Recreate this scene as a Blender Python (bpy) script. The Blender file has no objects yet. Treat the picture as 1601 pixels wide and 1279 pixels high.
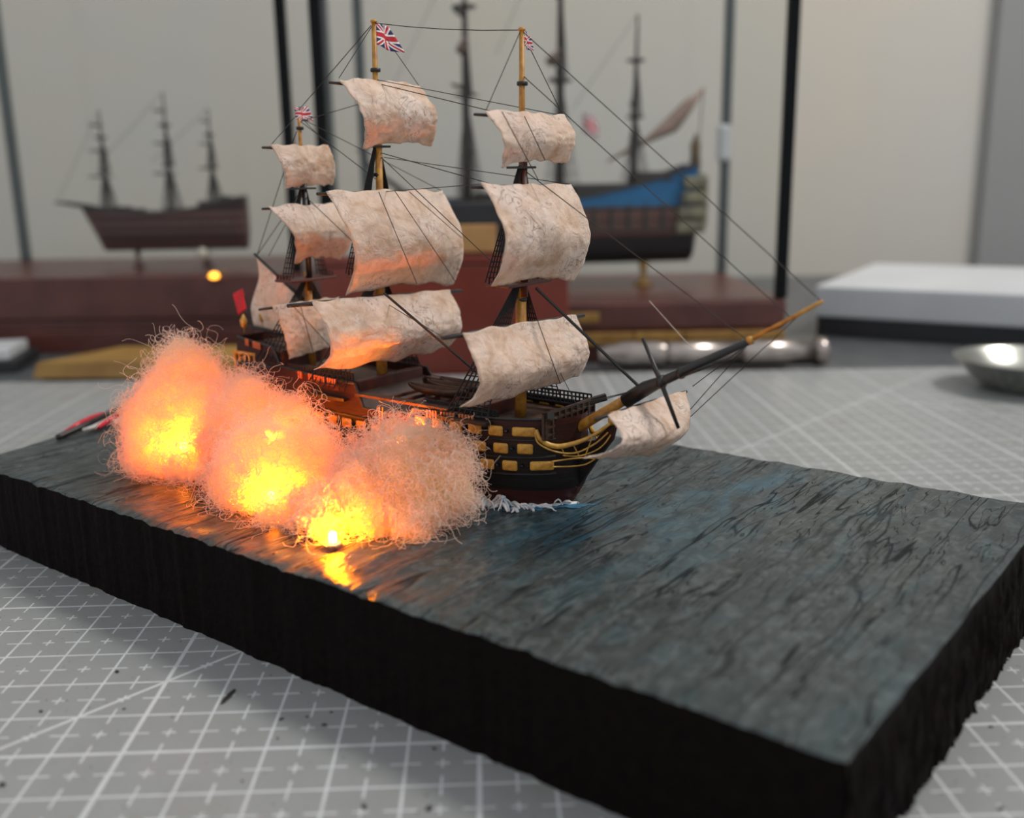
import bpy, bmesh, math, random
import numpy as np
from mathutils import Vector, Matrix, noise

random.seed(7)
rng = np.random.default_rng(7)
sc = bpy.context.scene
COL = sc.collection
CM = 0.01

# ------------------------------------------------------------------ camera
F_PX, PITCH, ROLL, CAM_H = 1516.4, math.radians(13.261), math.radians(-0.937), 0.07717
_f = np.array([0, math.cos(PITCH), -math.sin(PITCH)]); _r0 = np.array([1.0, 0, 0]); _u0 = np.cross(_r0, _f)
_c, _s = math.cos(ROLL), math.sin(ROLL)
CR, CU, CF = _c * _r0 + _s * _u0, -_s * _r0 + _c * _u0, _f
CP = np.array([0, 0, CAM_H])
cam = bpy.data.cameras.new('camera')
cam.sensor_width = 36.0
cam.lens = 36.0 * F_PX / 1601.0
cam.clip_start = 0.005
cam.clip_end = 20
cam.dof.use_dof = True
cam.dof.focus_distance = 0.182
cam.dof.aperture_fstop = 13.0
camo = bpy.data.objects.new('camera', cam)
COL.objects.link(camo)
camo.matrix_world = Matrix(((CR[0], CU[0], -CF[0], CP[0]), (CR[1], CU[1], -CF[1], CP[1]), (CR[2], CU[2], -CF[2], CP[2]), (0, 0, 0, 1)))
sc.camera = camo

# ------------------------------------------------------------------ light and exposure
sc.view_settings.view_transform = 'Standard'
sc.view_settings.look = 'None'
sc.view_settings.gamma = 1.0
sc.view_settings.use_curve_mapping = False
sc.view_settings.exposure = 0.0
sc.cycles.volume_bounces = 14
sc.cycles.max_bounces = 18
sc.cycles.transparent_max_bounces = 24
sc.cycles.sample_clamp_indirect = 8.0
world = bpy.data.worlds.new('room_light'); sc.world = world
world.use_nodes = True
wbg = world.node_tree.nodes['Background']
wbg.inputs['Color'].default_value = (0.93, 0.96, 1.0, 1)
wbg.inputs['Strength'].default_value = 0.78
def area_light(name, loc, target, size, power, color):
    l = bpy.data.lights.new(name, 'AREA'); l.shape = 'DISK'; l.size = size; l.energy = power; l.color = color
    o = bpy.data.objects.new(name, l); COL.objects.link(o); o.location = loc
    o.rotation_euler = (Vector(target) - Vector(loc)).to_track_quat('-Z', 'Y').to_euler()
    return o
area_light('ceiling_lamp', (0.80, 0.34, 1.12), (0.05, 0.28, 0.0), 0.26, 12.0, (1.0, 0.96, 0.91))
LED_POWER = 3100.0
LED_COLOR = (1.0, 0.19, 0.0008)

# ------------------------------------------------------------------ pixel helpers (photo frame 1601x1279)
def ray(x, y): return CR * (x - 800.5) / F_PX - CU * (y - 639.5) / F_PX + CF
def onz(x, y, z): d = ray(x, y); return CP + (z - CP[2]) / d[2] * d
def ondepth(x, y, Y): d = ray(x, y); return CP + (Y - CP[1]) / d[1] * d       # world plane y = Y (metres)
SLAB_H = 0.0182
B0 = onz(888, 785, SLAB_H)                       # ship's stem at the waterline
HEAD = math.radians(-37.5)
_M = np.array([[math.cos(HEAD), math.sin(HEAD), 0], [-math.sin(HEAD), math.cos(HEAD), 0], [0, 0, 1.0]])
_CL = _M @ (CP - B0) * 100
def sx(x, y, X): q = _M @ ray(x, y); return _CL + (X - _CL[0]) / q[0] * q     # ship frame, cm
def sy(x, y, Y): q = _M @ ray(x, y); return _CL + (Y - _CL[1]) / q[1] * q
def sz(x, y, Z): q = _M @ ray(x, y); return _CL + (Z - _CL[2]) / q[2] * q

# ------------------------------------------------------------------ materials
def mat(name):
    m = bpy.data.materials.new(name); m.use_nodes = True
    nt = m.node_tree
    return m, nt, nt.nodes['Principled BSDF']
def N(nt, t, **kw):
    n = nt.nodes.new(t)
    for k, v in kw.items():
        if k in n.inputs: n.inputs[k].default_value = v
        else: setattr(n, k, v)
    return n
def MT(nt, op, a, b=None, c=None):
    n = nt.nodes.new('ShaderNodeMath'); n.operation = op
    for i, v in enumerate((a, b, c)):
        if v is None: continue
        if isinstance(v, (int, float)): n.inputs[i].default_value = v
        else: nt.links.new(v, n.inputs[i])
    return n.outputs[0]
def MIX(nt, fac, a, b, kind='MIX'):
    n = nt.nodes.new('ShaderNodeMix'); n.data_type = 'RGBA'; n.blend_type = kind
    for i, v in ((0, fac), (6, a), (7, b)):
        if isinstance(v, (int, float)): n.inputs[i].default_value = v
        elif isinstance(v, tuple): n.inputs[i].default_value = v if len(v) == 4 else (*v, 1)
        else: nt.links.new(v, n.inputs[i])
    return n.outputs[2]
def RAMP(nt, fac, stops):
    n = nt.nodes.new('ShaderNodeValToRGB'); nt.links.new(fac, n.inputs[0])
    cr = n.color_ramp
    while len(cr.elements) < len(stops): cr.elements.new(0.5)
    for e, (p, c) in zip(cr.elements, stops):
        e.position = p; e.color = c if len(c) == 4 else (*c, 1)
    return n.outputs[0]
def NOISE(nt, vec, scale, detail=3, rough=0.5, dist=0.0):
    n = nt.nodes.new('ShaderNodeTexNoise'); n.inputs['Scale'].default_value = scale
    n.inputs['Detail'].default_value = detail; n.inputs['Roughness'].default_value = rough; n.inputs['Distortion'].default_value = dist
    if vec is not None: nt.links.new(vec, n.inputs['Vector'])
    return n.outputs['Fac']
def COORD(nt, which='Object'): return nt.nodes.new('ShaderNodeTexCoord').outputs[which]
def MAP(nt, vec, scale=(1, 1, 1), rot=(0, 0, 0), loc=(0, 0, 0)):
    n = nt.nodes.new('ShaderNodeMapping'); nt.links.new(vec, n.inputs[0])
    n.inputs['Scale'].default_value = scale; n.inputs['Rotation'].default_value = rot; n.inputs['Location'].default_value = loc
    return n.outputs[0]
def BUMP(nt, h, bsdf, strength=0.4, dist=0.0004):
    n = nt.nodes.new('ShaderNodeBump'); n.inputs['Strength'].default_value = strength; n.inputs['Distance'].default_value = dist
    nt.links.new(h, n.inputs['Height']); nt.links.new(n.outputs[0], bsdf.inputs['Normal'])
def paint(name, c1, c2=None, rough=0.5, scale=400, metal=0.0, bump=0.0, spec=0.5, dist=0.0003):
    m, nt, b = mat(name)
    b.inputs['Roughness'].default_value = rough; b.inputs['Metallic'].default_value = metal
    b.inputs['Specular IOR Level'].default_value = spec
    c2 = c2 or tuple(x * 0.7 for x in c1)
    nz = NOISE(nt, COORD(nt), scale, 4)
    nt.links.new(MIX(nt, RAMP(nt, nz, [(0.35, (0, 0, 0)), (0.65, (1, 1, 1))]), c1, c2), b.inputs['Base Color'])
    if bump: BUMP(nt, NOISE(nt, COORD(nt), scale * 2, 3), b, bump, dist)
    return m
def zbands(name, stops, rough=0.5, nscale=350, spec=0.18):
    """paint in horizontal bands by the thing's own height in cm: [(z, colour)...] constant up to the next"""
    m, nt, b = mat(name)
    s = nt.nodes.new('ShaderNodeSeparateXYZ'); nt.links.new(COORD(nt), s.inputs[0])
    z = MT(nt, 'MULTIPLY_ADD', s.outputs[2], 100.0 / 8.0, 0.125)
    col = RAMP(nt, z, [(max(0, a / 8.0 + 0.125), c) for a, c in stops])
    col.node.color_ramp.interpolation = 'CONSTANT'
    nz = NOISE(nt, COORD(nt), nscale, 4)
    nt.links.new(MIX(nt, MT(nt, 'MULTIPLY', nz, 0.5), col, (0.01, 0.008, 0.006)), b.inputs['Base Color'])
    b.inputs['Roughness'].default_value = rough; b.inputs['Specular IOR Level'].default_value = spec
    BUMP(nt, NOISE(nt, MAP(nt, COORD(nt), (0.3, 1, 3)), 900, 2), b, 0.3, 0.0002)
    return m

M = {}
M['black'] = paint('black_spar_paint', (0.008, 0.007, 0.007), (0.016, 0.013, 0.012), 0.45)
M['ochre'] = paint('ochre_mast_paint', (0.50, 0.24, 0.035), (0.30, 0.12, 0.015), 0.5, 700)
M['yellow'] = paint('yellow_panel_paint', (0.62, 0.34, 0.05), (0.42, 0.18, 0.02), 0.5, 900, bump=0.3)
M['gold'] = paint('gilded_paint', (0.60, 0.34, 0.06), (0.40, 0.19, 0.03), 0.4, 800)
M['deck'] = paint('brown_deck', (0.07, 0.028, 0.013), (0.035, 0.014, 0.008), 0.6, 500)
M['dark_wood'] = paint('dark_brown_wood', (0.035, 0.018, 0.012), (0.06, 0.03, 0.016), 0.55, 900)
M['redwood'] = paint('dark_red_wood', (0.10, 0.022, 0.012), (0.05, 0.012, 0.008), 0.5, 300)
M['post'] = paint('orange_red_post', (0.52, 0.16, 0.06), (0.36, 0.10, 0.04), 0.5)
M['thread'] = paint('dark_thread', (0.03, 0.025, 0.022), None, 0.8)
M['pale_thread'] = paint('pale_thread', (0.50, 0.45, 0.38), None, 0.8)
M['rope'] = paint('black_rope', (0.007, 0.006, 0.006), None, 0.8)
M['hull'] = zbands('hull_paint', [(-1, (0.055, 0.011, 0.010)), (0.36, (0.010, 0.009, 0.009)), (0.68, (0.018, 0.012, 0.010)), (1.24, (0.040, 0.012, 0.009)), (1.62, (0.055, 0.014, 0.010))])
M['red_flag'] = paint('red_ensign_paper', (0.50, 0.012, 0.03), (0.35, 0.01, 0.02), 0.6)
M['chrome'] = paint('brushed_steel', (0.42, 0.37, 0.34), (0.30, 0.26, 0.24), 0.28, 120, 1.0)
M['dish'] = paint('dull_steel', (0.50, 0.50, 0.46), (0.42, 0.42, 0.38), 0.24, 60, 1.0)
M['dark_metal'] = paint('dark_metal', (0.05, 0.045, 0.04), None, 0.3, 100, 0.9)
M['frame'] = paint('black_case_edge', (0.004, 0.005, 0.006), (0.006, 0.008, 0.008), 0.5, spec=0.1)
M['frame_grey'] = paint('grey_case_edge', (0.07, 0.085, 0.085), (0.05, 0.06, 0.06), 0.4)
M['maroon'] = paint('maroon_lacquer', (0.18, 0.032, 0.020), (0.14, 0.024, 0.015), 0.3, 40)
M['maroon_dull'] = paint('maroon_wood', (0.105, 0.030, 0.022), (0.065, 0.018, 0.014), 0.35, 60)
M['brass'] = paint('brass_moulding', (0.42, 0.24, 0.06), (0.28, 0.15, 0.035), 0.45, 150, 0.3)
M['old_brass'] = paint('dark_old_brass', (0.12, 0.075, 0.03), (0.06, 0.04, 0.02), 0.5, 150)
M['plaque'] = paint('brass_plaque', (0.50, 0.27, 0.10), (0.42, 0.22, 0.08), 0.45, 90, 0.2)
M['white_plastic'] = paint('white_plastic', (0.54, 0.55, 0.56), (0.50, 0.51, 0.52), 0.45, 30)
M['charcoal'] = paint('charcoal_plastic', (0.012, 0.013, 0.015), (0.018, 0.018, 0.02), 0.5, 60)
M['ochre_board'] = paint('ochre_board', (0.30, 0.17, 0.035), (0.22, 0.11, 0.02), 0.5, 60)
M['red_wire'] = paint('red_wire', (0.60, 0.02, 0.045), None, 0.35)
M['white_wire'] = paint('white_wire', (0.6, 0.6, 0.58), None, 0.4)
M['foam_white'] = paint('white_foam_paint', (0.86, 0.82, 0.80), (0.45, 0.52, 0.56), 0.5, 350, bump=0.5)
M['foam_blue'] = paint('blue_foam_paint', (0.05, 0.20, 0.32), (0.02, 0.08, 0.15), 0.35, 350, bump=0.5)
M['crumb'] = paint('dark_crumb', (0.012, 0.010, 0.009), None, 0.7)
M['grey_sail'] = paint('grey_brown_sail', (0.30, 0.21, 0.17), (0.22, 0.15, 0.12), 0.8, 100)
M['grey_hull'] = paint('grey_deck', (0.05, 0.05, 0.05), None, 0.6)
M['gallery'] = paint('gilded_grey_green', (0.22, 0.20, 0.12), (0.07, 0.07, 0.05), 0.5, 160)
M['bg_mast'] = paint('dark_brown_mast', (0.030, 0.024, 0.020), (0.018, 0.015, 0.014), 0.6)
M['bg_rope'] = paint('dark_grey_rope', (0.045, 0.040, 0.036), None, 0.8)
M['ivory'] = paint('ivory_ball', (0.62, 0.56, 0.46), None, 0.2)

def sail_material():
    m, nt, b = mat('aged_paper_sail')
    co = COORD(nt, 'Object')
    n1 = NOISE(nt, co, 260, 5, 0.62, 0.6)
    n2 = NOISE(nt, co, 95, 3, 0.5)
    c = MIX(nt, RAMP(nt, n1, [(0.42, (0, 0, 0)), (0.72, (1, 1, 1))]), (0.87, 0.70, 0.57), (0.62, 0.40, 0.25))
    c = MIX(nt, RAMP(nt, n2, [(0.40, (0, 0, 0)), (0.62, (0.6, 0.6, 0.6))]), c, (0.88, 0.78, 0.72))
    cr_ = MT(nt, 'ABSOLUTE', MT(nt, 'SUBTRACT', NOISE(nt, co, 300, 3, 0.55, 1.2), 0.5))
    veins = MT(nt, 'MULTIPLY', RAMP(nt, cr_, [(0.004, (1, 1, 1)), (0.020, (0, 0, 0))]), RAMP(nt, n2, [(0.45, (0.0, 0.0, 0.0)), (0.62, (0.75, 0.75, 0.75))]))
    c = MIX(nt, veins, c, (0.40, 0.22, 0.12))
    nt.links.new(c, b.inputs['Base Color']); b.inputs['Roughness'].default_value = 0.85; b.inputs['Specular IOR Level'].default_value = 0.15
    w = MT(nt, 'SUBTRACT', NOISE(nt, co, 420, 5, 0.6, 1.4), MT(nt, 'MULTIPLY', veins, 0.25))
    BUMP(nt, w, b, 0.75, 0.0007)
    tr = nt.nodes.new('ShaderNodeBsdfTranslucent'); nt.links.new(c, tr.inputs[0])
    mx = nt.nodes.new('ShaderNodeMixShader'); mx.inputs[0].default_value = 0.34
    nt.links.new(b.outputs[0], mx.inputs[1]); nt.links.new(tr.outputs[0], mx.inputs[2])
    nt.links.new(mx.outputs[0], nt.nodes['Material Output'].inputs['Surface'])
    return m
M['sail'] = sail_material()

def union_flag():
    m, nt, b = mat('union_flag_print')
    s = nt.nodes.new('ShaderNodeSeparateXYZ'); nt.links.new(COORD(nt, 'UV'), s.inputs[0])
    u, v = s.outputs[0], s.outputs[1]
    du = MT(nt, 'ABSOLUTE', MT(nt, 'SUBTRACT', u, 0.5)); dv = MT(nt, 'ABSOLUTE', MT(nt, 'SUBTRACT', v, 0.5))
    dd = MT(nt, 'MINIMUM', MT(nt, 'ABSOLUTE', MT(nt, 'SUBTRACT', u, v)), MT(nt, 'ABSOLUTE', MT(nt, 'SUBTRACT', MT(nt, 'ADD', u, v), 1.0)))
    W_, R_ = (0.80, 0.76, 0.74), (0.50, 0.015, 0.03)
    c = MIX(nt, MT(nt, 'LESS_THAN', dd, 0.13), (0.02, 0.02, 0.11), W_)
    c = MIX(nt, MT(nt, 'LESS_THAN', dd, 0.055), c, R_)
    cr = MT(nt, 'MINIMUM', MT(nt, 'MULTIPLY', du, 1.4), dv)
    c = MIX(nt, MT(nt, 'LESS_THAN', cr, 0.17), c, W_)
    c = MIX(nt, MT(nt, 'LESS_THAN', cr, 0.10), c, R_)
    nt.links.new(c, b.inputs['Base Color']); b.inputs['Roughness'].default_value = 0.6
    return m
M['flag'] = union_flag()

def glass_material():
    m, nt, b = mat('clear_case_glass')
    t = nt.nodes.new('ShaderNodeBsdfTransparent'); t.inputs[0].default_value = (0.975, 0.98, 0.978, 1)
    g = nt.nodes.new('ShaderNodeBsdfGlossy'); g.inputs['Roughness'].default_value = 0.0
    mx = nt.nodes.new('ShaderNodeMixShader'); mx.inputs[0].default_value = 0.008
    nt.links.new(t.outputs[0], mx.inputs[1]); nt.links.new(g.outputs[0], mx.inputs[2])
    nt.links.new(mx.outputs[0], nt.nodes['Material Output'].inputs['Surface'])
    return m
M['glass'] = glass_material()

def wool_materials():
    m = bpy.data.materials.new('wool_smoke_volume'); m.use_nodes = True
    nt = m.node_tree
    nt.nodes.remove(nt.nodes['Principled BSDF'])
    v = nt.nodes.new('ShaderNodeVolumePrincipled')
    v.inputs['Color'].default_value = (0.994, 0.94, 0.66, 1)
    v.inputs['Density'].default_value = 185.0
    v.inputs['Anisotropy'].default_value = 0.1
    nt.links.new(v.outputs[0], nt.nodes['Material Output'].inputs['Volume'])
    h, nt, b = mat('wool_fibre')
    b.inputs['Base Color'].default_value = (0.92, 0.70, 0.58, 1); b.inputs['Roughness'].default_value = 0.7
    tr = nt.nodes.new('ShaderNodeBsdfTranslucent'); tr.inputs[0].default_value = (0.92, 0.70, 0.58, 1)
    mx = nt.nodes.new('ShaderNodeMixShader'); mx.inputs[0].default_value = 0.5
    nt.links.new(b.outputs[0], mx.inputs[1]); nt.links.new(tr.outputs[0], mx.inputs[2])
    nt.links.new(mx.outputs[0], nt.nodes['Material Output'].inputs['Surface'])
    return m, h
M['wool'], M['fibre'] = wool_materials()

def led_material(name, strength, color):
    m, nt, b = mat(name)
    b.inputs['Base Color'].default_value = (0.8, 0.5, 0.1, 1)
    b.inputs['Emission Color'].default_value = (*color, 1); b.inputs['Emission Strength'].default_value = strength
    return m
def aim_led(m, axis, power, axial, base_):
    # a 3 mm LED throws most of its light along its axis: up and in towards the rigging
    nt = m.node_tree; b = nt.nodes['Principled BSDF']
    g = nt.nodes.new('ShaderNodeNewGeometry'); d = nt.nodes.new('ShaderNodeVectorMath'); d.operation = 'DOT_PRODUCT'
    nt.links.new(g.outputs['Normal'], d.inputs[0]); d.inputs[1].default_value = tuple(_M.T @ (np.array(axis) / np.linalg.norm(axis)))
    k = MT(nt, 'POWER', MT(nt, 'MAXIMUM', d.outputs['Value'], 0.0), 2.0)
    nt.links.new(MT(nt, 'MULTIPLY', MT(nt, 'MULTIPLY_ADD', k, axial, base_), power), b.inputs['Emission Strength'])
LED_M = []
for _ax, _pw, _al in (((0.1, 0.56, 0.82), 2.0, 0.9), ((0.1, 0.50, 0.86), 1.8, 0.9), ((-0.36, 0.66, 0.66), 0.9, 1.5), ((-0.35, 0.6, 0.75), 0.42, 4.0), ((0.1, 0.6, 0.75), 0.55, 4.0)):
    _m = led_material('amber_led_glow', LED_POWER, LED_COLOR); aim_led(_m, _ax, LED_POWER * _pw, _al, 0.60 if _al < 2 else (0.16 if _ax[0] < 0 else 0.03)); LED_M.append(_m)
M['reflection_dot'] = led_material('amber_reflection_glow', 5.0, (1.0, 0.40, 0.03))  # emission imitates an LED's reflection on the left base

def mat_material():
    m, nt, b = mat('cutting_mat_print')
    a = math.radians(1.785); o = (-5.537, 12.129)
    ca, sa = math.cos(-a), math.sin(-a)
    g = MAP(nt, COORD(nt, 'Object'), (100, 100, 100), (0, 0, -a), (-(ca * o[0] - sa * o[1]), -(sa * o[0] + ca * o[1]), 0))
    s = nt.nodes.new('ShaderNodeSeparateXYZ'); nt.links.new(g, s.inputs[0])
    X, Y = s.outputs[0], s.outputs[1]
    def near(v, k=1.0):
        q = v if k == 1.0 else MT(nt, 'DIVIDE', v, k)
        d = MT(nt, 'ABSOLUTE', MT(nt, 'SUBTRACT', MT(nt, 'FRACT', MT(nt, 'ADD', q, 1000.5)), 0.5))
        return d if k == 1.0 else MT(nt, 'MULTIPLY', d, k)
    fx, fy = near(X), near(Y)
    gx, gy = MT(nt, 'SUBTRACT', 0.5, fx), MT(nt, 'SUBTRACT', 0.5, fy)
    lt = lambda v, w: MT(nt, 'LESS_THAN', v, w)
    mul = lambda p, q: MT(nt, 'MULTIPLY', p, q)
    mx_ = lambda p, q: MT(nt, 'MAXIMUM', p, q)
    w, w2 = 0.020, 0.016
    line = mx_(lt(fx, w), lt(fy, w))
    line = mx_(line, mx_(lt(near(X, 5), 0.034), lt(near(Y, 5), 0.030)))
    line = mx_(line, lt(MT(nt, 'ABSOLUTE', MT(nt, 'SUBTRACT', MT(nt, 'SUBTRACT', Y, X), 2.0)), 0.042))
    line = mx_(line, lt(MT(nt, 'ABSOLUTE', MT(nt, 'SUBTRACT', MT(nt, 'ADD', Y, X), 40.0)), 0.042))
    line = mx_(line, mul(lt(gy, w2), lt(fx, 0.21)))
    line = mx_(line, mul(lt(gx, w2), lt(fy, 0.21)))
    line = mx_(line, mx_(mul(lt(gy, w2), lt(gx, 0.10)), mul(lt(gx, w2), lt(gy, 0.10))))
    co = COORD(nt, 'Object')
    wear = NOISE(nt, co, 90, 4)
    base = MIX(nt, wear, (0.28, 0.29, 0.285), (0.23, 0.235, 0.23))
    st = NOISE(nt, co, 35, 5, 0.65)
    base = MIX(nt, RAMP(nt, st, [(0.55, (0, 0, 0)), (0.75, (0.5, 0.5, 0.5))]), base, (0.20, 0.185, 0.155))
    sp = NOISE(nt, co, 900, 2, 0.5)
    base = MIX(nt, RAMP(nt, sp, [(0.70, (0, 0, 0)), (0.74, (0.8, 0.8, 0.8))]), base, (0.05, 0.045, 0.04))
    fac = MT(nt, 'MULTIPLY', line, MT(nt, 'ADD', 0.45, MT(nt, 'MULTIPLY', NOISE(nt, co, 260, 3), 0.55)))
    nt.links.new(MIX(nt, fac, base, (0.62, 0.63, 0.64)), b.inputs['Base Color'])
    b.inputs['Roughness'].default_value = 0.34; b.inputs['Specular IOR Level'].default_value = 0.5
    BUMP(nt, NOISE(nt, co, 1500, 2), b, 0.25, 0.0002)
    return m
M['mat'] = mat_material()

def water_material():
    m, nt, b = mat('painted_sea')
    co = COORD(nt, 'Object')
    warp = nt.nodes.new('ShaderNodeTexNoise'); warp.inputs['Scale'].default_value = 60; warp.inputs['Detail'].default_value = 3
    nt.links.new(co, warp.inputs['Vector'])
    off = nt.nodes.new('ShaderNodeVectorMath'); off.operation = 'MULTIPLY_ADD'
    nt.links.new(warp.outputs['Color'], off.inputs[0]); off.inputs[1].default_value = (0.0022, 0.002, 0); nt.links.new(co, off.inputs[2])
    wc = off.outputs[0]
    n1 = NOISE(nt, MAP(nt, wc, (1.0, 0.085, 1.0), (0, 0, 0.05)), 230, 2, 0.5, 0.25)
    n1b = NOISE(nt, MAP(nt, wc, (1.0, 0.12, 1.0), (0, 0, -0.04), (3, 1, 0)), 520, 2, 0.5, 0.4)
    n2 = NOISE(nt, MAP(nt, co, (1, 0.45, 1)), 55, 4, 0.6, 0.5)
    n3 = NOISE(nt, MAP(nt, co, (1, 0.35, 1), (0, 0, 0.1)), 140, 5, 0.6, 1.0)
    n4 = NOISE(nt, MAP(nt, co, (1, 0.7, 1)), 520, 4, 0.65, 0.6)
    c = MIX(nt, n2, (0.014, 0.022, 0.024), (0.034, 0.044, 0.044))
    c = MIX(nt, RAMP(nt, n3, [(0.50, (0, 0, 0)), (0.72, (0.7, 0.7, 0.7))]), c, (0.035, 0.075, 0.085))
    c = MIX(nt, RAMP(nt, n4, [(0.46, (0, 0, 0)), (0.70, (0.7, 0.7, 0.7))]), c, (0.095, 0.115, 0.115))
    s = nt.nodes.new('ShaderNodeSeparateXYZ'); nt.links.new(co, s.inputs[0])
    def drift(cx, cy, kx, ky, r0, r1):
        dx = MT(nt, 'SUBTRACT', s.outputs[0], cx); dy = MT(nt, 'SUBTRACT', s.outputs[1], cy)
        dist = MT(nt, 'SQRT', MT(nt, 'ADD', MT(nt, 'MULTIPLY', MT(nt, 'MULTIPLY', dx, dx), kx), MT(nt, 'MULTIPLY', MT(nt, 'MULTIPLY', dy, dy), ky)))
        return RAMP(nt, dist, [(r0, (1, 1, 1)), (r1, (0, 0, 0))])
    # blue paint drifting off the bow and in a patch further along
    bl = MT(nt, 'MAXIMUM', drift(0.008, -0.004, 0.8, 0.5, 0.003, 0.026), MT(nt, 'MULTIPLY', drift(0.024, 0.026, 1.0, 0.5, 0.002, 0.016), 0.9))
    bl = MT(nt, 'MULTIPLY', bl, RAMP(nt, n3, [(0.42, (0.05, 0.05, 0.05)), (0.62, (1, 1, 1))]))
    c = MIX(nt, MT(nt, 'MULTIPLY', bl, 0.72), c, (0.022, 0.100, 0.150))
    rdg = MT(nt, 'MINIMUM', MT(nt, 'ABSOLUTE', MT(nt, 'SUBTRACT', n1, 0.5)), MT(nt, 'MULTIPLY', MT(nt, 'ABSOLUTE', MT(nt, 'SUBTRACT', n1b, 0.47)), 1.3))
    gate = RAMP(nt, n2, [(0.36, (0.12, 0.12, 0.12)), (0.54, (0.95, 0.95, 0.95))])
    crease_shade = MT(nt, 'MULTIPLY', RAMP(nt, rdg, [(0.004, (0.9, 0.9, 0.9)), (0.020, (0, 0, 0))]), gate)
    c = MIX(nt, crease_shade, c, (0.006, 0.007, 0.008))  # dark lines paint the shaded ripple slopes into the colour
    nt.links.new(c, b.inputs['Base Color'])
    nt.links.new(MT(nt, 'ADD', 0.30, MT(nt, 'MULTIPLY', crease_shade, 0.45)), b.inputs['Roughness'])
    nt.links.new(MT(nt, 'SUBTRACT', 0.5, MT(nt, 'MULTIPLY', crease_shade, 0.42)), b.inputs['Specular IOR Level'])
    h = MT(nt, 'ADD', MT(nt, 'MULTIPLY', MT(nt, 'SUBTRACT', 1.0, crease_shade), 0.45), MT(nt, 'ADD', MT(nt, 'MULTIPLY', n3, 0.7), MT(nt, 'MULTIPLY', n4, 0.40)))
    BUMP(nt, h, b, 0.6, 0.0006)
    return m
M['water'] = water_material()
M['block'] = paint('black_foam_block', (0.0040, 0.0026, 0.0024), (0.0065, 0.0040, 0.0036), 0.7, 500, bump=0.6, spec=0.06, dist=0.0005)
def wall_paint(name, c1, c2):
    return paint(name, c1, c2, 0.85, 6, bump=0.1)
M['wall'] = wall_paint('beige_wall_paint', (0.55, 0.50, 0.425), (0.52, 0.50, 0.46))
M['wall_grey'] = wall_paint('grey_wall_paint', (0.27, 0.27, 0.265), (0.255, 0.255, 0.25))
M['desk'] = paint('dark_grey_desk', (0.075, 0.08, 0.085), (0.055, 0.058, 0.062), 0.4, 80)

# ------------------------------------------------------------------ mesh helpers
def empty(name, loc=(0, 0, 0), rotz=0.0, parent=None):
    o = bpy.data.objects.new(name, None); COL.objects.link(o)
    o.empty_display_size = 0.01; o.location = loc; o.rotation_euler = (0, 0, rotz); o.parent = parent
    return o
def tag(o, label=None, cat=None, group=None, kind=None):
    if label: o['label'] = label
    if cat: o['category'] = cat
    if group: o['group'] = group
    if kind: o['kind'] = kind
    return o

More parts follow.
